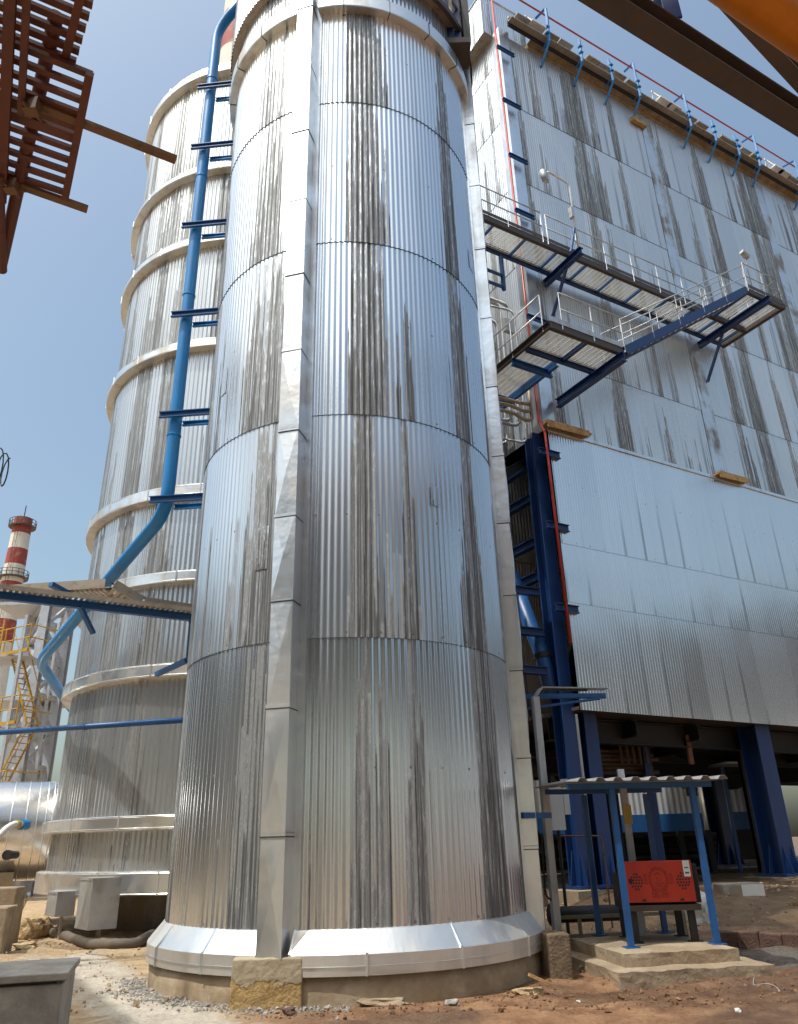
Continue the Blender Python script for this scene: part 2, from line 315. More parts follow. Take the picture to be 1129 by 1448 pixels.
# ------------------------------------------------------------------ ground
def axis(a, b, st, far):
    n = round((b - a) / st); v = [a + (b - a) * i / n for i in range(n + 1)]; k = st
    lo, hi = a, b; L, Hh = [], []
    while lo > -far: k *= 1.6; lo -= k; L.append(lo); hi += k; Hh.append(hi)
    return L[::-1] + v + Hh
xs, ys = axis(-14, 16, .075, 900), axis(6, 30, .075, 900)
mb = MB()
for y in ys:
    for x in xs:
        inside = -14 < x < 16 and 6 < y < 30
        mb.v.append(Vector((x, y, hgt(x, y) if inside else (.42 if x > 10 and y > 20 else 0) * (1 if abs(x) < 200 and y < 200 else .0))))
nx = len(xs)
for j in range(len(ys) - 1):
    for i in range(nx - 1): mb.f.append((j * nx + i, j * nx + i + 1, (j + 1) * nx + i + 1, (j + 1) * nx + i)); mb.uv.append(None)
def mud():
    g = G('mud_ground'); p = g.pos(); sp = g.node('SeparateXYZ'); g.put(sp.inputs[0], p); X, Y = sp.outputs[0], sp.outputs[1]
    n1 = g.noise(p, .45, 5.); n2 = g.noise(p, 3.5, 7., .62); n3 = g.noise(p, 22., 6., .7)
    sand = g.mix(g.sm(n2, .3, .7), (.40, .27, .145), (.54, .40, .25))
    clay = g.mix(g.sm(n2, .32, .68), (.215, .10, .046), (.38, .215, .11))
    pale = g.mix(g.sm(n2, .3, .7), (.46, .40, .32), (.62, .56, .47))
    fx = g.m('ADD', g.m('ADD', X, g.m('MULTIPLY', g.m('SUBTRACT', n1, .5), 5.)), g.m('MULTIPLY', g.m('SUBTRACT', n2, .5), 1.6))
    col = g.mix(g.sm(fx, -1.9, -.6), sand, clay)
    # pale cement strip left of the silo
    ps = g.m('ADD', g.m('ADD', X, g.m('MULTIPLY', Y, .62)), g.m('MULTIPLY', g.m('SUBTRACT', n2, .5), 1.1))
    pm = g.m('MULTIPLY', g.sm(g.m('ABSOLUTE', g.m('SUBTRACT', ps, 3.05)), .75, .5), g.sm(Y, 14.5, 13.6))
    col = g.mix(g.m('MULTIPLY', pm, .9), col, pale)
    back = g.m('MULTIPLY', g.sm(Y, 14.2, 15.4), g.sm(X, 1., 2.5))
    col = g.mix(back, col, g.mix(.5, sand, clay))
    col = g.mul(col, g.m('SUBTRACT', 1., g.m('MULTIPLY', g.m('MULTIPLY', g.sm(g.m('ADD', Y, g.m('MULTIPLY', n1, 2.)), 18., 20.), g.sm(X, 2., 4.)), .5)))  # shade under the building painted into the soil colour
    # wet cement water beside the shelter
    wy = g.m('ADD', Y, g.m('MULTIPLY', g.m('SUBTRACT', n1, .5), 1.5))
    wet = g.m('MULTIPLY', g.m('MULTIPLY', g.sm(wy, 11.2, 11.5), g.sm(wy, 14.4, 14.1)), g.sm(X, 2.2, 2.8))
    col = g.mix(g.m('MULTIPLY', wet, .85), col, g.mix(g.sm(n1, .48, .56), (.10, .095, .085), (.34, .31, .27)))
    col = g.mul(col, g.m('ADD', .52, g.m('MULTIPLY', n3, .95)))
    damp = g.m('MULTIPLY', g.sm(n1, .44, .56), g.sm(fx, -1.2, 0.))
    col = g.mul(col, g.m('SUBTRACT', 1., g.m('MULTIPLY', damp, .45)))
    ro = g.m('SUBTRACT', g.m('SUBTRACT', .92, g.m('MULTIPLY', damp, .56)), g.m('MULTIPLY', wet, .45))
    g.bump(g.m('ADD', n2, g.m('MULTIPLY', n3, .6)), .95, .08)
    return g.done(col, ro, 0.)
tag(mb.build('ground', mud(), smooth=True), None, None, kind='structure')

# ================================================================== SILO in front
TC = (-.826, 11.81); TR = 2.417; N1 = 176
silo = thing('insulated_silo', (TC[0], TC[1], 0), 'big round silo in streaked corrugated aluminium, tallest in front, on a concrete plinth', 'silo')
rows = [(.66, 3.915), (3.91, 7.145), (7.14, 10.315), (10.31, 13.48), (13.475, 16.1)]
for k, (a, b) in enumerate(rows):
    mb = MB(); corr_cyl(mb, TC, TR, a, b, N1, .0062, k, 40, 320, seg=7)
    mb.build('wall_sheet', M['silo_low'] if k == 0 else M['silo'], silo, True)
mb = MB(); corr_cyl(mb, TC, TR + .03, 16.1, 20.5, N1, .0062, 5, 40, 320); mb.build('wall_sheet', M['silo'], silo, True)
MB().lathe([(TR - .05, .3), (TR - .05, 20.4)], TC, 64).build('core_shell', M['dark'], silo)
mb = MB()
mb.lathe([(TR - .02, 15.86), (2.565, 15.85), (2.575, 15.87), (2.575, 16.18), (2.56, 16.2), (TR, 16.22)], TC, 96, 60, 189.9)
mb.lathe([(TR - .02, 15.86), (2.565, 15.85), (2.575, 15.87), (2.575, 16.18), (2.56, 16.2), (TR, 16.22)], TC, 60, 198.3, 320)
mb.build('collar', M['ring'], silo)
mb = MB()
for k in range(14):
    a = 62 + k * 19.5
    if 188 < a < 200: continue
    sa, ca = math.sin(R_(a)), math.cos(R_(a))
    mb.bar((TC[0] + 2.58 * sa, TC[1] + 2.58 * ca, 15.86), (TC[0] + 2.58 * sa, TC[1] + 2.58 * ca, 16.19), .012, .012)
    mb.bar((TC[0] + 2.43 * sa, TC[1] + 2.43 * ca, 15.85), (TC[0] + 2.575 * sa, TC[1] + 2.575 * ca, 15.848), .012, .012)
mb.build('collar_seam', M['dark'], silo)
# bottom skirt in separate plates
ska = [(60, 96), (96.2, 122), (122.2, 148), (148.2, 172), (172.2, 189.8), (198.4, 214), (214.2, 236), (236.2, 262), (262.2, 300)]
for a0, a1 in ska:
    j = rnd.uniform(-.006, .006)
    mb = MB(); mb.lathe([(TR - .03, .70), (TR + .035, .685), (2.625 + j, .475 + j), (2.632 + j, .465), (2.63 + j, .27), (2.60, .262)], TC, 14, a0, a1)
    mb.build('skirt_plate', M['skirt'], silo)
mb = MB()
for a0, a1 in ska:
    mb.lathe([(2.635, .362), (2.641, .36), (2.641, .352), (2.635, .35)], TC, 14, a0, a1)
    for a in (a1,):
        sa, ca = math.sin(R_(a)), math.cos(R_(a)); P = lambda r, z: (TC[0] + r * sa, TC[1] + r * ca, z)
        mb.bar(P(TR + .03, .688), P(2.63, .476), .025, .012); mb.bar(P(2.637, .47), P(2.635, .265), .025, .012)
mb.build('skirt_seam', M['flash'], silo)
mb = MB(); n = 96
prof = [(2.59, -.3), (2.585, .1), (2.58, .30), (2.3, .31)]
mb.lathe(prof, TC, n)
for v in mb.v:
    d = 1 + .006 * noise.noise((v.x * 2, v.y * 2, v.z * 3)); v.x = TC[0] + (v.x - TC[0]) * d; v.y = TC[1] + (v.y - TC[1]) * d
mb.build('plinth', M['conc2'], silo, True)
# small riveted repair patches
def hit(px, py, R, c):
    d = ray(px, py); ox, oy = CAM.x - c[0], CAM.y - c[1]; A = d.x ** 2 + d.y ** 2; B = ox * d.x + oy * d.y; Cc = ox * ox + oy * oy - R * R; t = (-B - math.sqrt(B * B - A * Cc)) / A
    p = CAM + d * t; return math.degrees(math.atan2(p.x - c[0], p.y - c[1])) % 360, p.z
for (px, py, wa, hh, rw) in ((615, 702, 3.2, .30, 13.), (665, 370, 5.5, .42, 17.), (372, 775, 4.6, .62, 23.), (318, 540, 4.4, .5, 29.)):
    a_, z_ = hit(px, py, TR, TC); mb = MB(); corr_cyl(mb, TC, TR + .014, z_ - hh / 2, z_ + hh / 2, N1, .0062, rw, a_ - wa / 2, a_ + wa / 2, seg=7, flare=.004); mb.build('repair_patch', M['silo'], silo, True)
# upper drum / head platform
mb = MB(); corr_cyl(mb, TC, 2.60, 17.0, 21, 190, .012, 6, 205, 320); mb.build('upper_drum', M['silo'], silo, True)
mb = MB(); mb.lathe([(TR, 17.03), (2.60, 17.03)], TC, 60, 40, 320); mb.build('drum_soffit', M['tray'], silo)
mb = MB(); mb.lathe([(2.62, 16.9), (2.70, 16.9), (2.70, 17.05), (2.62, 17.05)], TC, 40, 60, 172, closed=True); mb.build('platform_rim', M['brown'], silo)
mb = MB()
for a in range(96, 170, 10):
    sa, ca = math.sin(R_(a)), math.cos(R_(a)); mb.bar((TC[0] + 2.66 * sa, TC[1] + 2.66 * ca, 17.05), (TC[0] + 2.66 * sa, TC[1] + 2.66 * ca, 18.2), .06, .06)
for z in (17.6, 18.2):
    mb.tube([(TC[0] + 2.66 * math.sin(R_(a)), TC[1] + 2.66 * math.cos(R_(a)), z) for a in range(96, 170, 4)], .03, 6)
mb.build('railing', M['tray'], silo)
# pipe covers (box ducts) up the silo
def cover(az_face, rad, wid, joints, label=None, inner=TR - .02):
    a = R_(az_face); nx_, ny_ = math.sin(a), math.cos(a); tx, ty = math.cos(a), -math.sin(a)
    P = lambda t, r, z: (TC[0] + nx_ * r + tx * t, TC[1] + ny_ * r + ty * t, z)
    mb = MB(P); bands_ = []
    for k, (z0, z1) in enumerate(zip(joints, joints[1:])):
        j = .008 if k % 2 else 0.; h = wid / 2 + j * .5; r1 = rad + j; q = rnd.uniform(.016, .024)
        v = [mb.av(p) for p in ((-h, inner, z0), (-h, r1, z0), (h, r1, z0), (h, inner, z0), (-h, inner, z1), (-h, r1, z1), (h, r1, z1), (h, inner, z1))]
        cz = mb.av((rnd.uniform(-.02, .02), r1 + q, (z0 + z1) / 2))
        for A, B in ((1, 2), (2, 6), (6, 5), (5, 1)): mb.face((v[A], v[B], cz))
        mb.face((v[0], v[1], v[5], v[4])); mb.face((v[2], v[3], v[7], v[6])); mb.face((v[0], v[3], v[2], v[1])); mb.face((v[4], v[5], v[6], v[7]))
        sm_ = MB(P); bands_.append(sm_); sm_.box(-h - .004, h + .004, inner, r1 + .006, z1 - .03, z1 + .012)
    o = mb.build('pipe_cover', M['flash'], silo, label=label)
    for sm_ in bands_: sm_.build('cover_band', M['flash'], o)
    for z1 in joints[1:-1]: MB(P).box(-wid / 2 - .008, wid / 2 + .008, inner, rad + .0125, z1 - .042, z1 - .031).build('seam_gap', M['dark'], o)
    ed = MB(P)
    for sgn in (-1, 1): ed.box(sgn * (wid / 2 + .045) - .045, sgn * (wid / 2 + .045) + .045, inner, inner + .045, joints[0], joints[-1])
    ed.build('cover_flange', M['flash'], o)
cover(176 + 18.4, 2.69, .29, [.44, 1.66, 3.06, 4.38, 5.53, 6.82, 8.15, 9.55, 11.05, 12.6, 14.2, 15.8, 17.6, 20.])
cover(176 - 77, 2.635, .38, [.05, 1.45, 2.62, 3.85, 5.0, 6.2, 7.4, 8.75, 10.2, 11.8, 13.4, 15.1, 16.8])
# blue head-works column at the right of the silo top
hb = at_r(640, 30, 10.6)
MB().box(hb.x - .14, hb.x + .16, hb.y, hb.y + .4, 16.7, 20.5).build('head_column', M['blue'], silo)
MB().box(hb.x + .20, hb.x + .34, hb.y - .1, hb.y + .4, 16.5, 20.5).build('head_column', M['dark'], silo)
MB().box(hb.x - .2, hb.x + .32, hb.y - .15, hb.y + .45, 16.35, 16.5).build('head_bracket', M['brown'], silo)
# concrete block under the pipe cover
def block_mat():
    g = G('broken_block'); p = g.pos(); sp = g.node('SeparateXYZ'); g.put(sp.inputs[0], p)
    n = g.noise(p, 5., 5.); n2 = g.noise(p, 20., 6., .65)
    e = g.sm(g.m('ADD', sp.outputs[2], g.m('MULTIPLY', g.m('SUBTRACT', n, .5), .38)), .215, .245)
    col = g.mix(e, g.mix(n2, (.36, .22, .075), (.60, .43, .20)), g.mix(n, (.34, .275, .18), (.44, .365, .25)))
    col = g.mul(col, g.m('ADD', .75, g.m('MULTIPLY', n2, .5)))
    g.bump(g.m('ADD', g.m('MULTIPLY', n2, g.m('SUBTRACT', 1.3, e)), e), .6, .06)
    return g.done(col, .9, 0.)
mb = MB(frame((-1.50, 9.17), 88)); mb.box(-.37, .37, 0, .62, -.2, .455)
o = mb.build('concrete_block', block_mat())
tag(o, 'square cracked concrete block in front of the silo plinth, under its upright pipe cover', 'block'); solid(o, .02, 3)
dsp = o.modifiers.new('sub', 'SUBSURF'); dsp.subdivision_type = 'SIMPLE'; dsp.levels = dsp.render_levels = 4
tx = bpy.data.textures.new('chip', 'CLOUDS'); tx.noise_scale = .18
dm = o.modifiers.new('chip', 'DISPLACE'); dm.texture = tx; dm.strength = .028; dm.mid_level = .6
# block behind the right pipe cover
bp = at_z(800, 1372, .15)
mb = MB(frame((1.78, 10.62), 80)); mb.box(-.10, .18, 0, .5, -.2, .47); o = mb.build('concrete_block', stone('dark_block', (.15, .105, .065), (.25, .18, .115), 4., .8))
tag(o, 'dark upright concrete block at the silo foot beside the conduit', 'block'); solid(o, .03, 3)

# ================================================================== STRIPED TANK behind left
KC = (20.5 * math.sin(R_(-12)), 20.5 * math.cos(R_(-12))); KR = 4.02; N2 = 220
tank = thing('banded_tank', (KC[0], KC[1], 0), 'wide corrugated aluminium tank with raised hoops, behind the silo at left', 'tank')
rz = [(23.285, 23.606), (19.2, 19.42), (16.54, 16.8), (13.127, 13.367), (9.0, 9.28), (6.924, 7.17), (4.854, 5.121), (1.907, 2.16), (.758, 1.166)]
edges = [.9, 1.95, 4.95, 7.0, 9.1, 13.2, 16.6, 19.3, 23.4, 23.9]
for k, (a, b) in enumerate(zip(edges, edges[1:])):
    mb = MB(); corr_cyl(mb, KC, KR, a, b, N2, .0095, k, 95, 275, nz=5); mb.build('wall_sheet', M['tank'], tank, True)
for k, (a, b) in enumerate(rz):
    ro = 4.235 if k < 8 else 4.22
    mb = MB(); mb.lathe([(KR - .03, a - .01), (ro - .01, a), (ro, a + .01), (ro, b - .01), (ro - .012, b), (KR - .03, b + .02)], KC, 80, 95, 275)
    for v in mb.v:
        d = 1 + .0022 * noise.noise((v.x * 1.7, v.y * 1.7, v.z * 2)); v.x = KC[0] + (v.x - KC[0]) * d; v.y = KC[1] + (v.y - KC[1]) * d
    h = mb.build('hoop', M['ring'], tank)
    sm_ = MB()
    for q in range(9):
        an = 110 + q * 18 + k * 5; sa, ca = math.sin(R_(an)), math.cos(R_(an))
        sm_.bar((KC[0] + (ro + .002) * sa, KC[1] + (ro + .002) * ca, a), (KC[0] + (ro + .002) * sa, KC[1] + (ro + .002) * ca, b), .03, .016)
    for z in (a + .03, b - .03): sm_.lathe([(ro + .001, z - .006), (ro + .006, z), (ro + .001, z + .006)], KC, 60, 95, 275)
    sm_.build('hoop_seam', M['flash'], h)
MB().lathe([(4.0, .80), (.01, .80)], KC, 48).build('tank_bottom', M['dark'], tank)
mb = MB(); mb.lathe([(KR - .06, .82), (KR - .06, 23.9), (.01, 24.3)], KC, 64); mb.build('core_shell', M['dark'], tank)
MB().lathe([(2.9, -.2), (2.9, .8)], KC, 40).build('pedestal', M['grey_c'], tank)
def leg_box(px0, px1, py_top, py_bot, r, dep=.55):
    a = at_r(px0, py_bot, r); b = at_r(px1, py_bot, r); zt = at_r(px0, py_top, r).z
    w0 = (b - a).length; b.z = a.z; d = Vector((math.sin(R_(52)), math.cos(R_(52)), 0)); nrm = Vector((-d.y, d.x, 0))
    P = lambda u, v, z: (a.x + d.x * u + nrm.x * v, a.y + d.y * u + nrm.y * v, z)
    L = w0 / .94; mb = MB(P); mb.box(0, L, 0, dep, a.z, zt)
    for u in (0, L): mb.box(u - .012, u + .012, -.008, .0, a.z, zt)
    mb.box(-.012, L + .012, -.008, dep, zt - .03, zt + .01); mb.box(-.006, L + .006, -.007, dep, a.z - .01, a.z + .03)
    o = mb.build('support_cover', M['galv'], tank); MB(P).box(L * .45, L * .55, .1, .2, -.1, a.z).build('support_post', M['tray'], tank)
leg_box(124, 163, 1243, 1315, 16.1, .75); leg_box(78, 103, 1262, 1296, 17.6, .7)

# ================================================================== red and white stack rising behind the tank
def chimney(name, c, prof, bands, label, mats):
    t = thing(name, (c[0], c[1], 0), label, 'chimney')
    for (z0, z1, m_) in bands:
        f = lambda z: prof[0] + (prof[1] - prof[0]) * z / prof[2]
        MB().lathe([(f(z0), z0), (f(z1), z1)], c, 40).build('painted_band', M[m_], t, True)
    return t, f
c = at_r(21, 780, 120)
zt = at_r(28, 733, 120).z; zz = [at_r(28, q, 120).z for q in (733, 756, 778, 801, 826, 850, 880, 912, 945)]
bands = [(zz[k + 1], zz[k], 'chr' if k % 2 == 0 else 'chw') for k in range(8)] + [(0, zz[8], 'chw')]
tc = at_r(29, 760, 120)
t, fr = chimney('striped_chimney', (tc.x, tc.y), (2.3, 1.26, zt), bands, 'distant red and white striped chimney with ring balconies, far left', )if False else chimney('striped_chimney', (tc.x, tc.y), (2.3, 1.26, zt), bands, 'distant red and white striped chimney with ring balconies, far left', None)
for z in (at_r(28, 746, 120).z, at_r(22, 819, 120).z):
    r = fr(z); mb = MB(); mb.lathe([(r, z), (r + .6, z), (r + .6, z + .12), (r, z + .12)], (tc.x, tc.y), 30, closed=True)
    for zz_ in (z + .55, z + 1.05): mb.lathe([(r + .57, zz_), (r + .62, zz_ + .05), (r + .57, zz_ + .1)], (tc.x, tc.y), 30)
    for q in range(16):
        a = 2 * math.pi * q / 16; mb.bar((tc.x + (r + .59) * math.sin(a), tc.y + (r + .59) * math.cos(a), z), (tc.x + (r + .59) * math.sin(a), tc.y + (r + .59) * math.cos(a), z + 1.1), .07, .07)
    mb.build('balcony', M['brown'], t)
mb = MB(); r = fr(zt) + .1
for s_ in (-.2, .2): mb.bar((tc.x + s_, tc.y - 2.5, 0), (tc.x + s_, tc.y - r, zt), .05, .05)
mb.build('ladder', M['brown'], t)
MB().tube([(tc.x, tc.y, zt - .5), (tc.x, tc.y, zt + 2.2)], .07, 6).build('lightning_rod', M['dark'], t)
sc = at_r(341, 60, 33); c2 = (sc.x, sc.y); zb = at_r(318, 80, 33).z; zb2 = at_r(318, 26, 33).z
stk = thing('red_stack', (c2[0], c2[1], 0), 'red and cream stack rising behind the banded tank, right of the blue pipe top', 'stack')
MB().lathe([(1.25, 0), (1.22, zb)], c2, 48).build('painted_band', M['chw'], stk, True)
MB().lathe([(1.22, zb), (1.2, zb2)], c2, 48).build('painted_band', M['chr'], stk, True)
MB().lathe([(1.2, zb2), (1.18, zb2 + 6)], c2, 48).build('painted_band', M['chw'], stk, True)

# ================================================================== blue drain pipe
def pt(px, py, r): return at_r(px, py, r)
pp = [pt(345, 2, 11.9), pt(318, 44, 12.5), pt(300, 215, 12.7), pt(275, 330, 12.7)]
px0 = pt(277, 330, 12.75)
top = Vector((px0.x, px0.y, pt(318, 44, 12.75).z)); low = Vector((px0.x, px0.y, pt(238, 725, 12.75).z))
k1, k2 = pt(56, 936, 18.6), pt(125, 1035, 24.5)
pipe = thing('blue_drain_pipe', (px0.x, px0.y, 0), 'sky-blue pipe running down between silo and tank, then kinking away to the left', 'pipe')
rp = .116
MB().tube(bend([pt(352, -8, 12.2), top, low, k1, k2], .45, 6), [rp] * 30 if False else rp, 16).build('pipe_run', M['bluel'], pipe, True)
for q in (.12, .37, .62, .86):
    z = low.z + (top.z - low.z) * q; MB().tube([(low.x, low.y, z - .02), (low.x, low.y, z + .02)], rp + .012, 16).build('weld_ring', M['bluel'], pipe)
for py in (128, 215, 328, 455, 597, 716):
    z = pt(285, py, 12.75).z
    aw = Vector((low.x - .32, low.y - .12, z)); ang = math.atan2(low.x - TC[0], low.y - TC[1])
    wl = Vector((TC[0] + TR * math.sin(ang) * .98, TC[1] + TR * math.cos(ang) * .98, z))
    d = (wl - Vector((low.x, low.y, z))).normalized(); sid = Vector((-d.y, d.x, 0))
    st = Vector((low.x, low.y, z)) - d * .24
    mb = MB(); mb.chan(st - sid * (rp + .03), wl - sid * (rp + .03), .06, .12); mb.build('pipe_bracket', M['bluem'], pipe)
    mb = MB(); mb.chan(st + sid * (rp + .10) + d * .3, wl + sid * (rp + .10), .06, .09); mb.build('pipe_bracket', M['bluel'], pipe)

# ================================================================== BOILER HOUSE at right
bh = thing('boiler_house', (P0[0], P0[1], 0), 'huge streaked aluminium-clad boiler house on blue steel columns, filling the right side', 'building')
ur = [12.5, 15.2, 18.8, 22.4, 26.15, 29.95]
for k, (a, b) in enumerate(zip(ur, ur[1:])):
    mb = MB(FT); corr_flat(mb, 0, 32, 0, a, b, .1, .0062, k, useed=1.); mb.build('upper_wall', M['wall_up'], bh, True)
lr = [4.48, 7.26, 8.92, 12.5]
for k, (a, b) in enumerate(zip(lr, lr[1:])):
    mb = MB(FT); corr_flat(mb, -.02, 32, .16, a, b, .1, .0062, k, useed=4., nz=10, flare=.009); mb.build('lower_wall', M['wall_low'], bh, True)
mb = MB(FT); mb.box(-.05, 32, 0.02, .20, 12.47, 12.5); mb.box(-.05, 32, .17, .20, 12.40, 12.47); mb.build('ledge_flashing', M['flash'], bh)
# side wall of the bay next to the silo
sr = [12.5, 15.6, 18.9, 22.2, 25.6, 28.6, 30.2]
for k, (a, b) in enumerate(zip(sr, sr[1:])):
    mb = MB(); corr_flat(mb, 0, 2.1, 0, a, b, .1, .0062, k, fn=lambda u, d, z: FT(-d, -u, z), useed=8.); mb.build('side_wall', M['side'], bh, True)
# corner cover with diagonal creases
mb = MB()
for a, b in zip([12.5 + 1.55 * i for i in range(12)], [12.5 + 1.55 * (i + 1) for i in range(12)]):
    b = min(b, 30.2)
    for (A, B, C, D, s_) in (((-.045, .045, a), (.42, .045, a), (.42, .045, b), (-.045, .045, b), 1), ((-.045, -.42, a), (-.045, .045, a), (-.045, .045, b), (-.045, -.42, b), 2)):
        i = [mb.av(FT(*p)) for p in (A, B, C, D)]; cx = [(A[q] + C[q]) / 2 for q in range(3)]; cx[1 if s_ == 1 else 0] += .012 if s_ == 1 else -.012
        c_ = mb.av(FT(*cx))
        for q in range(4): mb.face((i[q], i[(q + 1) % 4], c_))
mb.build('corner_cover', M['flash'], bh)
mb = MB(FT); mb.box(-.06, .0, -2.2, -2.05, 12.5, 30.3); mb.tube([(-.1, -2.12, 12.5), (-.1, -2.12, 30.3)], .05, 8); mb.build('edge_trim', M['flash'], bh)
# long vertical joint covers on the facade
for u in (7.35, 14.7, 22.):
    mb = MB()
    for i in range(12):
        a = 12.6 + 1.45 * i; b = min(a + 1.45, 29.7); q = [mb.av(FT(*p)) for p in ((u, .014 + .004 * (i % 2), a), (u + .62, .014 + .004 * (i % 2), a), (u + .62, .014, b), (u, .014, b))]
        c_ = mb.av(FT(u + .31, .026, (a + b) / 2))
        for k in range(4): mb.face((q[k], q[(k + 1) % 4], c_))
    mb.build('joint_cover', M['joint'], bh)
# roof monitor above the bay
mb = MB()
corr_flat(mb, 0, 2.4, .0, 30.15, 32.4, .1, .0062, 0, fn=lambda u, d, z: FT(-.42 - d, -.35 - u, z + (.0 if z < 31 else -.0)), useed=2.)
corr_flat(mb, -.42, 1.7, -.35, 30.15, 32.4, .1, .0062, 1, fn=FT, useed=3.)
mb.build('roof_monitor', M['side'], bh, True)
MB(FT).box(-.42, 1.7, -2.7, -.36, 30.17, 30.2).build('monitor_soffit', M['tray'], bh)
MB(FT).box(-.46, 1.74, -2.75, -.31, 32.4, 32.45).build('monitor_cap', M['flash'], bh)
# eaves
mb = MB(FT); mb.box(1.35, 32, -.2, .28, 30.12, 30.16); mb.box(1.35, 32, -.1, .05, 29.93, 30.12); mb.build('eave_soffit', M['wool'], bh)
mb = MB(FT); mb.chan(FT(1.3, .30, 30.3), FT(32, .30, 30.3), .09, .30) if False else mb.box(.2, 32, .285, .345, 30.08, 30.34); mb.build('gutter', M['dark'], bh)
MB(FT).box(.2, 32, .36, .44, 30.42, 30.5).build('gutter_lip', M['galv'], bh)
MB(FT).box(.2, 32, .36, .60, 30.24, 30.28).build('gutter_tray', M['tray'], bh)
for k in range(44):
    u = .5 + k * .72 + rnd.uniform(-.05, .05)
    if k % 11 in (4, 9, 10): continue
    mb = MB(FT); mb.box(u, u + .66, .1, .62, 30.62 + rnd.uniform(-.04, .04), 30.68 + .03 * (k % 2)); mb.build('roof_edge_sheet', M['tray'] if k % 3 else M['galv'], bh)
MB(FT).tube([(-.2, .55, 31.7), (32, .55, 31.7)], .035, 8).build('roof_pipe', M['red'], bh)
for u in (1.35, 8.3, 8.9, 15.9, 16.4, 23.):
    mb = MB(FT); z = 30.6
    for s_ in (0, .25): mb.tube([(u + s_, .65, z), (u + s_, .25, z + .9), (u + s_, .05, z)], .035, 6)
    mb.tube([(u - .1, .25, z + .9), (u + .4, .25, z + .9)], .04, 6); mb.box(u - .2, u + .5, .3, .7, z, z + .08)
    mb.build('vent_frame', M['white'], bh)
for k, u in enumerate([1.97, 3.66, 5.32, 6.85, 9.93, 11.53, 13.1, 14.52, 17.6, 19.2, 20.8, 22.4, 25.3, 26.9]):
    mb = MB(FT); tall = k % 4 in (0, 3)
    j_ = rnd.uniform(-.05, .05); pts = [(u, .03, 29.25 + j_), (u, .62, 29.95 + j_), (u + j_, .62 + j_, 31.25 + j_)] + ([(u + j_, .62 + j_, 31.95), (u, .1, 32.05)] if tall else [])
    for a, b in zip(pts, pts[1:]): mb.tube([a, b], .058, 4)
    for z in (30.45, 30.8): mb.box(u - .075, u + .075, .55, .70, z, z + .07)
    mb.tube([(u, .62, 30.2), (u, .2, 30.0)], .03, 4)
    mb.build('rail_bracket', M['bluel'], bh)
mb = MB(FT); mb.box(.05, 32, -14, -.2, 30.0, 30.1); mb.build('roof', M['tray'], bh)
mb = MB(FT); mb.box(.05, 32, -14.2, -14, 4.6, 30.0); mb.box(31.9, 32., -14, -.2, 4.6, 30.); mb.box(.12, .2, -14, -2.1, 12.5, 30.); mb.box(.12, .2, -14, -4, 4.6, 12.5); mb.build('rear_wall', M['tray'], bh)
mb = MB(FT); mb.box(.0, 32, -14, .1, 4.50, 4.58); mb.build('underside', M['brown'], bh)
mb = MB(FT)
for off in (-1.2, -4.5, -8, -11.5): mb.ibeam(FT(0, off, 4.2), FT(32, off, 4.2), .3, .55, .03) if False else None
mb = MB()
for off in (-.9, -4.3, -7.6, -11.5): mb.ibeam(FT(-.2, off, 4.15), FT(32, off, 4.15), .3, .6, .03)
for u in (2.4, 4.8, 7.2, 10.6, 14.2, 18, 22): mb.ibeam(FT(u, -.4, 4.22), FT(u, -13.8, 4.22), .2, .42, .02)
mb.build('floor_beam', M['dark'], bh)
def hcol(u, off, z0, z1, b, name='column', mat='blue', base=True):
    mb = MB(); p, q = Vector(FT(u, off, z0)), Vector(FT(u, off, z1)); mb.ibeam(p, q, b, b, .04, up=(.5, -.866, 0))
    o = mb.build(name, M[mat], bh)
    if base:
        g_ = MB(FT); g_.box(u - b * .8, u + b * .8, off - b * .8, off + b * .8, z0 - .02, z0 + .05)
        for s_ in (-1, 1):
            for (a, c) in ((u + s_ * b * .28, off + b * .5), (u + s_ * b * .28, off - b * .5)):
                sg = 1 if c > off else -1
                i = [g_.av(x) for x in ((a - .015, c, z0 + .05), (a - .015, c + sg * b * .32, z0 + .05), (a - .015, c, z0 + .75), (a + .015, c, z0 + .05), (a + .015, c + sg * b * .32, z0 + .05), (a + .015, c, z0 + .75))]
                for q in ((0, 1, 2), (5, 4, 3), (0, 3, 4, 1), (1, 4, 5, 2)): g_.face([i[x] for x in q])
            i = [g_.av(x) for x in ((u + s_ * b * .5, off - .015, z0 + .05), (u + s_ * b * .85, off - .015, z0 + .05), (u + s_ * b * .5, off - .015, z0 + .8), (u + s_ * b * .5, off + .015, z0 + .05), (u + s_ * b * .85, off + .015, z0 + .05), (u + s_ * b * .5, off + .015, z0 + .8))]
            for q in ((0, 1, 2), (5, 4, 3), (0, 3, 4, 1), (1, 4, 5, 2)): g_.face([i[x] for x in q])
        g_.build('base_plate', M[mat], o)
        MB(FT).box(u - .75, u + .75, off - .7, off + .7, -.3, z0 - .02).build('footing', M['concrete'], bh)
    return o
hcol(-.10, -.38, .5, 12.45, .40); hcol(7.15, -.38, .5, 4.5, .62); hcol(.62, -.42, .5, 4.5, .42); hcol(14.2, -.38, .5, 4.5, .7); hcol(7.0, -7.2, .5, 4.5, .6, mat='dark'); hcol(13.4, -7.2, .5, 4.5, .7, mat='blue'); hcol(21, -.4, .5, 4.5, .7); hcol(20., -7.2, .5, 4.5, .6)
hcol(-3.4, -.6, .5, 12.4, .4); hcol(-.2, -4.3, .5, 12.4, .28)
for z in (11.6, 10.55, 9.2, 8.2): mb = MB(); mb.ibeam(FT(-.2, -.7, z), FT(-.2, -4.3, z), .2, .24, .02); mb.build('side_beam', M['blue'], bh)
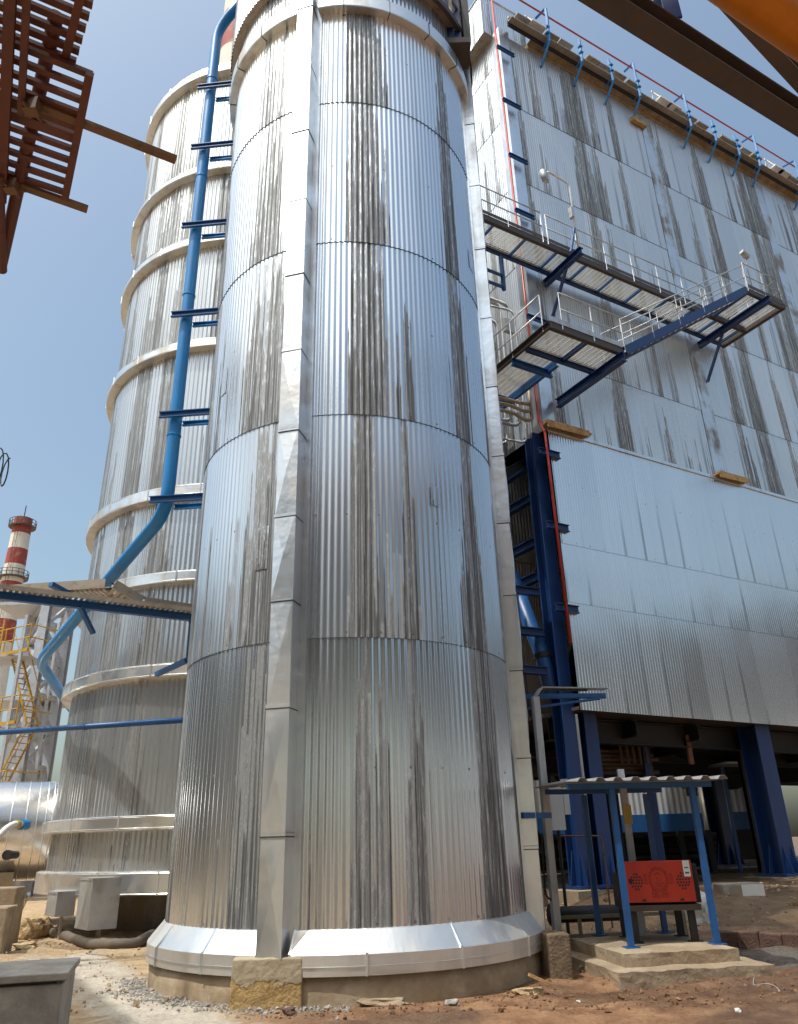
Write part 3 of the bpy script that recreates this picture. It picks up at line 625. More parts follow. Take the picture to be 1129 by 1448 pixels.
for z in (7.6, 6.5, 5.5): mb = MB(); mb.ibeam(FT(-.5, -.38, z), FT(-3.4, -.6, z), .2, .2, .02); mb.build('side_beam', M['blue'], bh)
mb = MB(); mb.ibeam(FT(6.9, -7.2, 1.), FT(4.9, -7.2, 4.1), .22, .25, .02); mb.build('cross_brace', M['dark'], bh); mb = MB(); mb.ibeam(FT(2.8, -7.2, 4.2), FT(4.4, -7.2, 1.2), .22, .25, .02); mb.build('cross_brace', M['dark'], bh); mb = MB()
mb.ibeam(FT(0, -.8, 11.9), FT(-3.3, -.8, 9.6), .2, .22, .02); mb.build('cross_brace', M['dark'], bh)
# hopper hanging in the open bay
T_ = lambda u, off, z: FT(u, off, z)
hp = thing('ash_hopper', FT(1.5, -3.8, 0), 'brownish corrugated hopper hanging in the open bay between silo and blue column', 'hopper')
mb = MB(); corr_flat(mb, -.3, 3.4, -2.2, 9.4, 12.4, .12, .013, 0, fn=FT)
corr_flat(mb, 0, 3.2, .0, 9.4, 12.4, .12, .013, 1, fn=lambda u, d, z: FT(-.3 - d, -2.2 - u, z))
mb.build('hopper_wall', M['hop'], hp, True)
mb = MB()
def slope(u, d, z):
    t = (9.4 - z) / 4.7; c_ = 1.6; return FT(c_ + (u - c_) * (1 - .8 * t), d - 1.2 * t, z)
corr_flat(mb, -.3, 3.4, -2.2, 4.7, 9.4, .12, .013, 2, fn=slope)
def slope2(u, d, z):
    t = (9.4 - z) / 4.7; return FT(-.3 + 1.5 * t - d, -2.2 - u * (1 - .8 * t) - 1.2 * t, z)
corr_flat(mb, 0, 3.2, 0., 4.7, 9.4, .12, .013, 3, fn=slope2)
mb.build('hopper_cone', M['hop'], hp, True)
mb = MB(FT); mb.box(-.3, 3.4, -2.18, -2.1, 9.2, 9.6); mb.build('hopper_stiffener', M['tray'], hp)
bd = thing('blue_chute', at_r(752, 870, 19.5), 'slanting blue round chute under the corrugated hopper', 'chute')
MB().tube([pt(722, 812, 20.4), pt(767, 928, 20.2), pt(780, 985, 20.1)], [.22, .2, .18], 18).build('chute_pipe', M['bluem'], bd, True)
MB().tube([pt(766, 924, 20.2), pt(768, 931, 20.2)], .24, 18).build('chute_flange', M['dark'], bd)
# pipework on the side wall
pw = thing('side_pipework', FT(-.5, -1, 13), 'bundle of grey bent pipes climbing the wall gap between silo and boiler house', 'pipes')
for k, (u, off, z0, z1, r) in enumerate([(-.30, -.7, 12.9, 17.4, .05), (-.38, -1.0, 13.2, 17.6, .06), (-.3, -1.35, 12.6, 17.2, .05), (-.3, -.45, 12.2, 17.0, .035), (-.45, -1.7, 13.4, 18., .07)]):
    MB(FT).tube(bend([FT(0, 0, 0)] and [Vector((-1.9, off - .1 * k, z1)), Vector((u, off, z1)), Vector((u, off, z0)), Vector((-1.9, off - .15, z0))], .28, 5), r, 8).build('pipe_run', M['galv'], pw, True)
for k, z in enumerate((12.75, 13.05, 13.3)):
    MB(FT).tube(bend([Vector((-2.4, -.1 - .1 * k, z)), Vector((-1.0, -.1 - .1 * k, z + .12)), Vector((-.62, -.12, z)), Vector((-.32, -.12, z + .05)), Vector((-.32, -.12, z + 1.5))], .2, 4), .055, 8).build('pipe_run', M['tray'], pw, True)
mb = MB(FT); mb.box(-.9, -.55, -.35, -.2, 15.9, 16.35); mb.build('junction_box', M['galv'], pw)
# brackets between silo cover and bay
fb = thing('blue_pipe_support', FT(-1.5, .2, 16), 'small blue bracket frame holding pipes just right of the silo cover', 'bracket')
mb = MB(FT)
for z in (17.0, 17.45): mb.tube([(-2.7, .3, z), (-1.25, .3, z)], .07, 4)
mb.tube([(-1.25, .3, 16.9), (-1.25, .3, 18.2)], .07, 4)
mb.tube([(-2.3, .3, 16.3), (-1.9, .3, 14.6)], .06, 4)
mb.build('bracket_frame', M['bluem'], fb)
# red standpipe
rs = thing('red_standpipe', FT(-.35, .2, 5), 'thin red pipe running down the boiler house corner beside the blue column', 'pipe')
MB().tube([FT(-.28, .12, 33), FT(-.28, .12, 12.7), FT(-.28, .32, 12.2), FT(-.25, .34, 6.1)], .038, 10).build('pipe_run', M['red'], rs, True)
for z in (28.6, 25.8, 23.1, 20.6, 16.3, 14.7):
    mb = MB(); mb.chan(FT(-.38, .2, z), FT(.42, .2, z), .09, .14, up=(0, 0, 1)); mb.build('pipe_clamp', M['bluem'], rs)
for z in (11.6, 9.35, 7.05):
    mb = MB(); mb.ibeam(FT(-.5, .22, z), FT(.26, .22, z), .12, .2, .02); mb.build('pipe_clamp', M['blue'], rs)
# planks lying on the ledge
for (u0, u1, lab, tl) in ((-.2, 1.5, 'raw timber planks resting on the wall ledge beside the red pipe', .16), (7.1, 8.6, 'short timber plank on the wall ledge further right, mid facade', .1)):
    mb = MB(); mb.bar(FT(u0, .22, 12.56), FT(u1, .24, 12.57), .3, .05); mb.bar(FT(u0 + .05, .26, 12.62), FT(u1 - .25, .28, 12.63), .22, .045); mb.bar(FT(u0 + .02, .36, 12.50), FT(u1 - .1, .37, 12.55), .04, .2)
    tag(mb.build('timber_plank', M['wood']), lab, 'plank')
mb = MB(); mb.bar(FT(6.7, .1, 29.1), FT(7.5, .1, 29.1), .16, .2); tag(mb.build('timber_board', M['wood']), 'small board under the eave where the first tall joint cover ends', 'board')

# ================================================================== WALKWAY, stair and landings
def grating(mb, u0, u1, o0, o1, z, sp=.055):
    n = int((u1 - u0) / .16)
    for i in range(n + 1): u = u0 + (u1 - u0) * i / n; mb.box(u - .006, u + .006, o0, o1, z - .012, z + .012)
    n = int((o1 - o0) / sp)
    for i in range(n + 1): o_ = o0 + (o1 - o0) * i / n; mb.box(u0, u1, o_ - .007, o_ + .007, z - .015, z + .015)
def rails(parent, pts, hs=(.55, 1.1), post=1.15, mat='galv', endposts=True):
    mb = MB()
    pts = [Vector(FT(*p)) for p in pts]
    for h in hs: mb.tube([p + Vector((0, 0, h)) for p in pts], .021, 7)
    mb.build('handrail', M[mat], parent, True)
    for a, b in zip(pts, pts[1:]):
        n = max(1, round((b - a).length / post))
        for i in range(n + 1): p = a.lerp(b, i / n); MB().tube([p - Vector((0, 0, .1)), p + Vector((0, 0, hs[-1]))], .019, 6).build('rail_post', M[mat], parent)
wk = thing('steel_walkway', FT(3, .75, 18.5), 'long pale-grated steel walkway with handrails along the boiler house wall', 'walkway')
ZW = 18.45
mb = MB(FT); grating(mb, -3.0, 9.0, .27, 1.24, ZW); mb.build('grating', M['grate'], wk)
mb = MB(); mb.chan(FT(-3.0, 1.27, ZW - .07), FT(9.0, 1.27, ZW - .07), -.09, .24); mb.bar(FT(-3, 1.30, ZW + .10), FT(9.0, 1.30, ZW + .1), .012, .12); mb.build('outer_channel', M['brown'], wk)
mb = MB(); mb.chan(FT(-3.0, .24, ZW - .07), FT(9.0, .24, ZW - .07), .09, .26); mb.build('inner_channel', M['blue'], wk)
for k in range(10):
    u = -2.1 + 1.22 * k
    mb = MB(); mb.bar(FT(u, .27, ZW - .05), FT(u, 1.24, ZW - .05), .06, .08); mb.build('cross_joist', M['bluem'], wk)
for u, o1 in ((.75, 1.75), (8.0, 3.0)):
    mb = MB(); mb.ibeam(FT(u, .0, ZW - .30), FT(u, o1, ZW - .30), .17, .24, .018); mb.build('support_beam', M['blue'], wk)
    mb = MB(); mb.bar(FT(u, 1.05, ZW - .4), FT(u, .03, ZW - 1.9), .08, .08); mb.build('brace', M['blue'], wk)
rails(wk, [(-3.0, 1.30, ZW), (-.35, 1.30, ZW)]); rails(wk, [(-.15, 1.3, ZW), (7.1, 1.3, ZW)])
# landing at the top of the stair
mb = MB(FT); grating(mb, 7.3, 7.95, 1.36, 2.72, ZW); grating(mb, 8.08, 9.0, 1.36, 2.72, ZW); mb.build('landing_grating', M['grate'], wk)
mb = MB(); mb.chan(FT(7.2, 2.75, ZW - .06), FT(9.12, 2.75, ZW - .06), -.09, .22); mb.chan(FT(9.08, .2, ZW - .06), FT(9.08, 2.8, ZW - .06), -.09, .22); mb.bar(FT(7.25, 2.79, ZW + .12), FT(9.12, 2.79, ZW + .12), .012, .14); mb.build('landing_frame', M['brown'], wk)
mb = MB(); mb.bar(FT(7.25, 1.3, ZW - .08), FT(7.25, 2.75, ZW - .08), .1, .2); mb.build('cross_joist', M['blue'], wk)
rails(wk, [(7.25, 2.78, ZW), (9.1, 2.78, ZW), (9.1, .3, ZW)])
# stair
ZL = 13.85; A0, A1 = Vector(FT(.75, 2.72, ZL - .05)), Vector(FT(7.25, 2.72, ZW - .02))
for o_ in (2.74, 1.98):
    mb = MB(); mb.chan(FT(.75, o_, ZL - .05), FT(7.25, o_, ZW - .02), .07 if o_ < 2 else -.07, .26); mb.build('stringer', M['blue'], wk)
mb = MB(FT)
for k in range(1, 21):
    t = k / 21; u = .75 + 6.5 * t; z = ZL + (ZW - ZL) * t
    for q in range(5): mb.box(u - .12 + q * .06, u - .12 + q * .06 + .022, 2.05, 2.68, z - .02, z + .02)
    mb.box(u - .13, u + .15, 2.05, 2.08, z - .025, z + .025); mb.box(u - .13, u + .15, 2.65, 2.68, z - .025, z + .025)
mb.build('tread', M['grate'], wk)
for o_ in (2.74, 1.98): rails(wk, [(.75, o_, ZL), (7.25, o_, ZW)], (.5, 1.0), 1.6)
# lower landing
mb = MB(FT); grating(mb, -1.75, -.55, 1.62, 2.66, ZL); grating(mb, -.43, .72, 1.62, 2.66, ZL); mb.build('landing_grating', M['grate'], wk)
mb = MB(); mb.chan(FT(-1.85, 2.7, ZL - .06), FT(.85, 2.7, ZL - .06), -.09, .24); mb.chan(FT(-1.82, 2.7, ZL - .06), FT(-1.82, -2.4, ZL - .06), -.09, .22); mb.build('landing_frame', M['brown'], wk)
mb = MB(FT); mb.box(-1.85, .85, 2.72, 2.735, ZL + .04, ZL + .2); mb.build('toe_board', M['galv'], wk)
mb = MB(); mb.chan(FT(-1.8, 1.58, ZL - .07), FT(.75, 1.58, ZL - .07), .09, .28); mb.bar(FT(-.49, 1.6, ZL - .05), FT(-.49, 2.7, ZL - .05), .09, .14); mb.bar(FT(.78, 1.6, ZL - .05), FT(.78, 2.7, ZL - .05), .09, .2); mb.build('inner_channel', M['blue'], wk)
mb = MB(); mb.ibeam(FT(.55, 0.1, ZL - .36), FT(.55, 2.85, ZL - .36), .17, .28, .02); mb.build('support_beam', M['blue'], wk)
mb = MB(FT); grating(mb, -1.75, -.7, -2.4, 1.5, ZL - .02); mb.build('landing_grating', M['grate'], wk)
mb = MB(); mb.chan(FT(-.66, 1.5, ZL - .1), FT(-.66, -2.4, ZL - .1), .1, .26); mb.ibeam(FT(-1.9, 1.1, ZL - .25), FT(-.5, 1.1, ZL - .25), .12, .2, .02); mb.ibeam(FT(-1.9, -.6, ZL - .25), FT(-.5, -.6, ZL - .25), .12, .2, .02); mb.build('inner_channel', M['bluem'], wk)
rails(wk, [(-1.45, 2.72, ZL), (.75, 2.72, ZL)]); rails(wk, [(-1.84, 2.4, ZL), (-1.84, -1.5, ZL)])
# lamp on the walkway rail
lb = thing('walkway_lamp', FT(.85, 1.5, ZW - .2), 'tall gooseneck lamp pole clamped to the walkway handrail', 'lamp')
MB(FT).tube(bend([Vector((.9, 1.5, ZW - .2)), Vector((.9, 1.5, ZW + 2.75)), Vector((.05, 1.5, ZW + 2.85)), Vector((-.05, 1.5, ZW + 2.7))], .22, 5), .035, 8).build('pole', M['white'], lb, True)
MB(FT).tube([(-.1, 1.5, ZW + 2.78), (-.2, 1.5, ZW + 2.68), (-.12, 1.5, ZW + 2.42), (.0, 1.5, ZW + 2.36)], [.08, .12, .11, .05], 10).build('lamp_head', M['galv'], lb, True)
MB(FT).box(.76, .86, 1.42, 1.58, ZW + 1.25, ZW + 1.65).build('ballast_box', M['galv'], lb)
mb = MB(FT); mb.tube([(.55, 1.5, ZW - .25), (.85, 1.5, ZW + .85)], .045, 4); mb.build('clamp_strut', M['bluem'], lb)
l2 = thing('rail_floodlight', FT(7.6, 2.8, ZW + 1.1), 'small floodlight on the corner rail of the upper landing', 'lamp')
MB(FT).tube([(7.5, 2.8, ZW + 1.1), (7.5, 2.8, ZW + 1.5)], .03, 6).build('stem', M['galv'], l2); MB(FT).tube([(7.3, 2.85, ZW + 1.55), (7.6, 2.85, ZW + 1.42)], [.09, .12], 8).build('lamp_head', M['galv'], l2)

# ================================================================== conduit tray and blue arm beside the silo
ct = thing('cable_conduit', at_z(793, 1325, 0), 'galvanised cable tray rising beside the silo cover and bending right', 'conduit')
b0 = at_r(789, 1325, 12.4); xy = Vector((b0.x, b0.y, 0)); zt = at_r(765, 985, 12.4).z; zc = at_r(772, 972, 12.4).z
e1 = at_r(858, 975, 12.9)
dr = Vector((e1.x - xy.x, e1.y - xy.y, 0)).normalized()
mb = MB(); up = Vector((-dr.y, dr.x, 0))
V = lambda a, b, z: xy + dr * a + up * b + Vector((0, 0, z))
for b in (-.05, .05):
    pts = [V(0, b, -.1), V(0, b, zt), V(.10, b, zc), V((e1 - xy).to_2d().length, b, zc)]
    for p, q in zip(pts, pts[1:]): mb.bar(p, q, .012, .10, up=up if abs((q - p).normalized().z) < .9 else dr)
mb.build('tray_rail', M['galv'], ct)
mb = MB()
for k in range(9): mb.bar(V(.02, -.05, .2 + k * .4), V(.02, .05, .2 + k * .4), .02, .02)
mb.bar(V(-.05, .0, -.05), V(-.05, .0, zt), .09, .006, up=dr); mb.build('tray_rung', M['galv'], ct)
mb = MB()
for k in range(3): mb.tube(bend([V(-.04 + .03 * k, .0, .0), V(-.04 + .03 * k, 0, zt - .05), V(.1, .02 * k, zc - .03), V(.9, .02 * k, zc - .02)], .1), .012, 6)
mb.tube(bend([V(-.1, 0, 1.62), V(-.13, 0, .8), V(-.03, 0, .72), V(-.01, 0, 1.2)], .1), .014, 6); mb.build('cable', M['dark'], ct)
ba = thing('blue_wall_arm', at_r(800, 985, 13.2), 'flat blue triangular bracket arm under the cable tray bend', 'bracket')
a0, a1 = at_r(738, 985, 13.2), at_r(857, 984, 13.2); mb = MB(); mb.bar(a0, a1, .12, .07); lo_ = at_r(738, 1003, 13.2); mb.bar(lo_, Vector((a1.x - .1, a1.y, a1.z - .04)), .09, .03); mb.build('arm_plate', M['bluem'], ba)
bb = at_r(739, 1153, 11.2); be = at_r(778, 1153, 11.6); mb = MB(); mb.bar(bb, be, .06, .075); tag(mb.build('blue_strap', M['bluem']), 'short blue strap tying the cable tray to the silo cover', 'bracket')
ib = thing('white_cabinet', at_r(790, 1175, 14.5), 'tall slim white cabinet behind the cable tray', 'cabinet')
p = at_r(783, 1174, 14.5); q = at_r(783, 1110, 14.5); MB().box(p.x, p.x + .22, p.y, p.y + .2, p.z, q.z).build('cabinet_body', M['white'], ib); MB().box(p.x + .24, p.x + .34, p.y + .05, p.y + .2, p.z + .25, q.z + .1).build('side_duct', M['white'], ib)
MB().tube([(p.x + .1, p.y + .1, 0), (p.x + .1, p.y + .1, p.z)], .03, 6).build('stand_post', M['dark'], ib)
tb = thing('thin_frame_pipe', at_r(860, 1290, 15.5), 'thin bent brown pipe crossing before the blue column', 'pipe')
a, b, c = at_r(790, 1182, 15.5), at_r(851, 1182, 15.5), at_r(863, 1262, 15.5); MB().tube(bend([a, b, Vector((b.x, b.y, 0.1))], .1), .018, 6).build('pipe_run', M['rusty'], tb)
mb = MB(); a = at_r(815, 1010, 19.); b = at_r(845, 1265, 19.); mb.tube([(a.x, a.y, .1), (a.x, a.y, a.z)], .03, 6); tag(mb.build('drain_pipe', M['galv']), 'thin grey downpipe in front of the left blue column', 'pipe')

# ================================================================== shelter, machine and slabs
SF = frame((2.56, 10.36), 80)
mb = MB(SF)
def slab(mbx, x0, x1, y0, y1, z0, z1, seed):
    n, m_ = 26, 12; top = {}
    for i in range(n + 1):
        for j in range(m_ + 1):
            x = x0 + (x1 - x0) * i / n; y = y0 + (y1 - y0) * j / m_
            ed = i in (0, n) or j in (0, m_)
            k = .010 if ed else .004
            top[i, j] = mbx.av((x + k * noise.noise((x * 5, y * 5, seed)), y + k * noise.noise((x * 5, y * 5, seed + 4)), z1 + .012 * noise.noise((x * 3, y * 3, seed)) - (.012 + .010 * noise.noise((x * 9, y * 9, seed)) if ed else 0)))
    for i in range(n):
        for j in range(m_): mbx.face((top[i, j], top[i + 1, j], top[i + 1, j + 1], top[i, j + 1]))
    ring = [(i, 0) for i in range(n)] + [(n, j) for j in range(m_)] + [(i, m_) for i in range(n, 0, -1)] + [(0, j) for j in range(m_, 0, -1)]
    for lv in range(2): pass
    prev = [top[k] for k in ring]
    for z in (z1 - .06, (z0 + z1) / 2, z0):
        cur = []
        for k in ring:
            x = x0 + (x1 - x0) * k[0] / n; y = y0 + (y1 - y0) * k[1] / m_
            cur.append(mbx.av((x + .012 * noise.noise((x * 8, y * 8, z * 14 + seed)), y + .012 * noise.noise((x * 5, y * 5, z * 8 + seed + 4)), z)))
        L = len(ring)
        for q in range(L): mbx.face((prev[q], cur[q], cur[(q + 1) % L], prev[(q + 1) % L]))
        prev = cur
slab(mb, -.05, 1.42, 0, 1.75, -.05, .28, 1.); tag(mb.build('upper_slab', M['concrete'], None), 'smaller rough concrete slab carrying the blue-posted shelter', 'slab')
mb = MB(frame((2.36, 10.06), 80)); slab(mb, -.0, 1.95, 0, 2.45, -.1, .13, 6.); tag(mb.build('lower_slab', M['concrete'], None), 'wider low concrete slab in the mud beneath the shelter slab', 'slab')
sh = thing('tin_shelter', SF(.7, .8, .28), 'open shelter of four blue posts under a ribbed pale tin roof', 'shelter')
pL, pR = at_z(893, 1340, .28), at_z(1015, 1335, .28)
dv = Vector((pR.x - pL.x, pR.y - pL.y, 0)); W = dv.length; dv.normalize(); bv = Vector((-dv.y, dv.x, 0))
Q = lambda a, b, z: pL + dv * a + bv * b + Vector((0, 0, z - .28))
ZR = 2.13
for (a, b) in ((0, 0), (W, 0), (.1, 1.45), (W - .05, 1.45)):
    mb = MB(Q); mb.box(a - .035, a + .035, b - .035, b + .035, .27, ZR); mb.box(a - .09, a + .09, b - .09, b + .09, .275, .29); mb.build('post', M['bluem'], sh)
mb = MB(Q); mb.box(-.6, W + .27, -.04, .04, ZR, ZR + .07); mb.box(-.5, W + .2, 1.41, 1.49, ZR + .02, ZR + .09); mb.build('roof_beam', M['bluem'], sh)
mb = MB(Q); x = -.62; prof = []
while x < W + .4:
    prof += [(x, 0), (x + .10, 0), (x + .14, .045), (x + .20, .045), (x + .24, 0)]; x += .24
def rf(b, dz): return [mb.av((px_, b, ZR + .085 + h_ + dz)) for px_, h_ in prof]
f0, f1, g0, g1 = rf(-.22, 0), rf(1.75, .05), rf(-.22, -.004), rf(1.75, .046)
for i in range(len(prof) - 1):
    mb.face((f0[i], f0[i + 1], f1[i + 1], f1[i])); mb.face((g0[i], g1[i], g1[i + 1], g0[i + 1])); mb.face((f0[i], g0[i], g0[i + 1], f0[i + 1]))
mb.build('roof_sheet', M['galv'], sh)
gm = thing('red_fronted_machine', Q(.5, .35, .28), 'welding machine with bright red vented front panel standing under the tin shelter', 'machine')
m0 = at_r(890, 1277, 11.55); m1 = at_r(986, 1275, 11.75); mt = at_r(889, 1218, 11.55)
du = Vector((m1.x - m0.x, m1.y - m0.y, 0)); MW = du.length; du.normalize(); dn = Vector((du.y, -du.x, 0)); MZ, MH = m0.z, mt.z - m0.z
K = lambda a, b, z: Vector((m0.x, m0.y, 0)) + du * a - dn * b + Vector((0, 0, MZ + z))   # b goes away from the viewer
mb = MB(K); mb.box(0, MW, 0, .03, 0, MH); solid(mb.build('front_panel', M['redp'], gm), .008)
hs = MB(K)
cell = MW * .042
for cx, cz in ((.145, .5), (.845, .5)):
    for r_, n_ in ((2.5, 2), (1.5, 4), (.5, 5), (-.5, 5), (-1.5, 4), (-2.5, 2)):
        for q in range(n_):
            X = MW * cx + (q - (n_ - 1) / 2) * cell; Z = MH * cz + r_ * cell * .98; hs.box(X - cell * .3, X + cell * .3, -.003, .0, Z - cell * .3, Z + cell * .3)
hs.box(MW * .035, MW * .035 + cell * 1.3, -.005, -.001, MH * .47, MH * .47 + cell * 1.4)
for cx in (.2, .76): hs.box(MW * cx, MW * cx + .05, -.005, 0, .015, .04)
hs.build('vent_hole', M['dark'], gm)
em = MB(K); rd = paint('dark_red_line', (.22, .012, .008), .5, .1)
EC = (MW * .48, MH * .55)
for rr, wd in ((.125, .006), (.105, .004)):
    for q in range(40):
        a0_, a1_ = 2 * math.pi * q / 40, 2 * math.pi * (q + 1) / 40
        em.bar(K(EC[0] + rr * math.cos(a0_), -.002, EC[1] + rr * 1.12 * math.sin(a0_)), K(EC[0] + rr * math.cos(a1_), -.002, EC[1] + rr * 1.12 * math.sin(a1_)), .004, wd) if False else None
em = MB()
def ln(x0, z0, x1, z1, wd=.006): em.bar(K(x0, -.002, z0), K(x1, -.002, z1), .004, wd)
for rr in (.125, .104):
    for q in range(40):
        a0_, a1_ = 2 * math.pi * q / 40, 2 * math.pi * (q + 1) / 40; ln(EC[0] + rr * math.cos(a0_), EC[1] + rr * 1.15 * math.sin(a0_), EC[0] + rr * math.cos(a1_), EC[1] + rr * 1.15 * math.sin(a1_))
for s_ in (-1, 1):
    x0, x1 = EC[0] + s_ * .13, EC[0] + s_ * .18
    for a, b, c_, d in ((x0, .06, x1, .06), (x1, .06, x1, -.05), (x1, -.05, x0, -.05), (EC[0] + s_ * .155, .06, EC[0] + s_ * .155, -.05)): ln(a, EC[1] + b, c_, EC[1] + d)
    for a, b, c_, d in ((.085, -.11, .10, -.17), (.10, -.17, .035, -.17), (.035, -.17, .07, -.12)): ln(EC[0] + s_ * a, EC[1] + b, EC[0] + s_ * c_, EC[1] + d)
for x_, z_, x2, z2 in ((-.05, .05, .0, .08), (0, .08, .05, .05), (-.06, -.05, .06, -.05), (-.04, -.08, .04, -.08), (-.02, .02, -.02, -.02), (.02, .02, .02, -.02)): ln(EC[0] + x_, EC[1] + z_, EC[0] + x2, EC[1] + z2)
for q in range(7):
    x_ = EC[0] - .095 + q * .03; z_ = MH * .12; ln(x_, z_, x_, z_ + .03, .004); ln(x_, z_ + (.03 if q % 2 else .0), x_ + .018, z_ + (.03 if q % 2 else .0), .004); ln(x_, z_ + .015, x_ + .016, z_ + .015, .004)
em.build('emblem', rd, gm)
mb = MB(K); mb.box(MW * .87, MW * .97, -.004, 0, MH * .60, MH * .99); st = mb.build('sticker', M['sticker'], gm)
mb = MB(K); mb.box(MW * .89, MW * .95, -.0055, -.004, MH * .80, MH * .83); mb.box(MW * .89, MW * .95, -.0055, -.004, MH * .67, MH * .71); mb.build('print_line', M['bluem'], st)
mb = MB(K); mb.box(.03, MW - .03, .03, .75, .02, MH - .03); mb.box(-.08, .02, .1, .6, -.06, MH * .7); mb.box(MW - .02, MW + .1, .12, .55, -.02, MH * .9); solid(mb.build('machine_body', M['dark'], gm), .02)
mb = MB(K); mb.box(-.03, MW + .05, .02, .8, -.10, -.03); mb.build('base_frame', M['brown'], gm)
for a in (.0, MW * .86):
    for b in (.06, .72):
        mb = MB(K); mb.box(a, a + .09, b, b + .05, -MZ + .285, -.1); mb.box(a - .04, a + .13, b - .03, b + .08, -MZ + .28, -MZ + .295); mb.build('leg', M['dark'], gm)
p = at_r(884, 1165, 12.4); q = at_r(884, 1138, 12.4); mb = MB(); mb.box(p.x, p.x + .12, p.y, p.y + .04, p.z, q.z); mb.box(p.x + .02, p.x + .1, p.y + .041, p.y + .09, .3, q.z + .4)
yt = thing('tagged_post', (p.x + .06, p.y + .06, .3), 'grey upright post with a yellowish plate, behind the shelter front post', 'post')
MB().box(p.x, p.x + .12, p.y, p.y + .03, p.z, q.z).build('plate', M['brass'], yt); MB().box(p.x + .01, p.x + .1, p.y + .031, p.y + .1, .28, q.z + .5).build('post_shaft', M['grey'], yt)
# low pipes and rails on the ground behind the machine
gp = thing('floor_pipe', at_z(800, 1305, .35), 'thick dark pipe lying on the ground left of the shelter', 'pipe')
a, b = at_r(778, 1294, 13.9), at_r(880, 1290, 14.6); MB().tube([a, b], .12, 14).build('pipe_run', M['dark'], gp, True); MB().tube([a.lerp(b, .02), a.lerp(b, .06)], .17, 14).build('flange', M['brown'], gp)
mb = MB()
for z in (.2, .45): p, q = at_r(790, 1310, 13.2), at_r(968, 1303, 14.0); mb.bar((p.x, p.y, z), (q.x, q.y, z), .04, .05)
for k in range(7): p_ = at_r(790, 1310, 13.2).lerp(at_r(968, 1303, 14.), k / 6); mb.bar((p_.x, p_.y, .0), (p_.x, p_.y, .45), .05, .05)
tag(mb.build('ladder_frame', M['concrete']), 'pale ladder-like frame lying low behind the machine', 'ladder')
def lump(name, c, sx, sy, sz, mat, label, cat, seed, sub=3, rough=.35, group=None):
    import bmesh
    bm = bmesh.new(); bmesh.ops.create_icosphere(bm, subdivisions=sub, radius=1)
    for v in bm.verts:
        p = v.co.copy(); k = 1 + rough * noise.noise(p * 1.3 + Vector((seed, 0, 0))) + rough * .4 * noise.noise(p * 3.5 + Vector((0, seed, 0)))
        q = Vector((max(-.8, min(.8, p.x)), max(-.8, min(.8, p.y)), max(-.75, min(.75, p.z)))) * k
        v.co = Vector((q.x * sx, q.y * sy, q.z * sz))
    me = bpy.data.meshes.new(name); bm.to_mesh(me); bm.free(); me.materials.append(mat)
    o = bpy.data.objects.new(name, me); COL.objects.link(o); o.location = c; o.rotation_euler = (0, 0, seed)
    return tag(o, label, cat, group)
p = at_z(1000, 1316, .0); lump('pale_boulder', (p.x, p.y + .2, .28), .32, .25, .40, M['white_r'], 'large pale boulder behind the right shelter post', 'boulder', 2.2)
wb = thing('wrapped_block', (8.0, 20.3, .4), 'dark crate with one whitewashed face on the sand under the building', 'crate')
p0_, p1_ = at_r(1026, 1278, 18.5), at_r(1086, 1278, 18.8); d_ = Vector((p1_.x - p0_.x, p1_.y - p0_.y, 0)); L_ = d_.length; d_.normalize(); BX = lambda a, b, z: p0_ + d_ * a + Vector((-d_.y, d_.x, 0)) * b + Vector((0, 0, z))
wb.location = p0_; OFF[wb.name] = tuple(p0_)
solid(MB(BX).box(0, L_, 0, .6, -.1, .36).build('crate_body', M['grey_c'], wb), .03); MB(BX).box(L_ * .45, L_ * .98, -.01, -.002, -.05, .34).build('white_face', M['white'], wb)
a, b = at_z(1012, 1322, .15), at_z(1140, 1326, .15)
mb = MB(); dd = (b - a); nseg = 4
for k in range(nseg):
    p, q = a + dd * (k / nseg + .001), a + dd * ((k + 1) / nseg - .001); mb.bar(Vector((p.x, p.y, .06)), Vector((q.x, q.y, .06 + rnd.uniform(-.02, .02))), .22, .30)
o = mb.build('brick_kerb', M['kerb']); tag(o, 'dark red kerb blocks edging the sand right of the shelter', 'kerb'); solid(o, .02)

# ================================================================== things seen under the building, far side
fs = thing('white_shed', at_r(930, 1150, 44), 'long white shed with a blue band seen beneath the boiler house', 'shed')
a, b = at_r(700, 1000, 44), at_r(1045, 1000, 47); d_ = Vector((b.x - a.x, b.y - a.y, 0)); L_ = d_.length; d_.normalize(); SHF = lambda u, o_, z: Vector((a.x, a.y, 0)) + d_ * u + Vector((d_.y, -d_.x, 0)) * o_ + Vector((0, 0, z))
mb = MB(); corr_flat(mb, 0, L_, 0, 2.7, 7.5, .3, .02, 0, fn=SHF, nz=2); mb.build('wall', M['shed'], fs)
MB(SHF).box(0, L_, -.1, .06, 1.85, 2.7).build('blue_band', M['bluem'], fs); MB(SHF).box(0, L_, -6, -.1, 7.4, 7.5).build('roof', M['grey'], fs); MB(SHF).box(0, L_, -6, -.1, -.1, 1.85).build('base_wall', M['dark'], fs)
pr = thing('pipe_bundle', at_r(930, 1200, 32), 'dark stacked pipes on low trestles under the boiler house', 'pipes')
for k in range(9):
    r = 30 + (k % 3) * .5; a, b = at_r(700, 1182 + k * 5, r), at_r(1012, 1177 + k * 5, r + 2)
    zz_ = 1.62 - .12 * k; MB().tube([Vector((a.x, a.y, zz_)), Vector((b.x, b.y, zz_))], .07 + .03 * (k % 3), 8).build('pipe_run', M['dark'] if k % 2 else M['brown'], pr)
for k in range(5):
    p = at_r(845 + k * 40, 1200, 31); MB().bar((p.x, p.y, 0), (p.x, p.y, 1.75), .2, .2).build('trestle', M['dark'], pr)
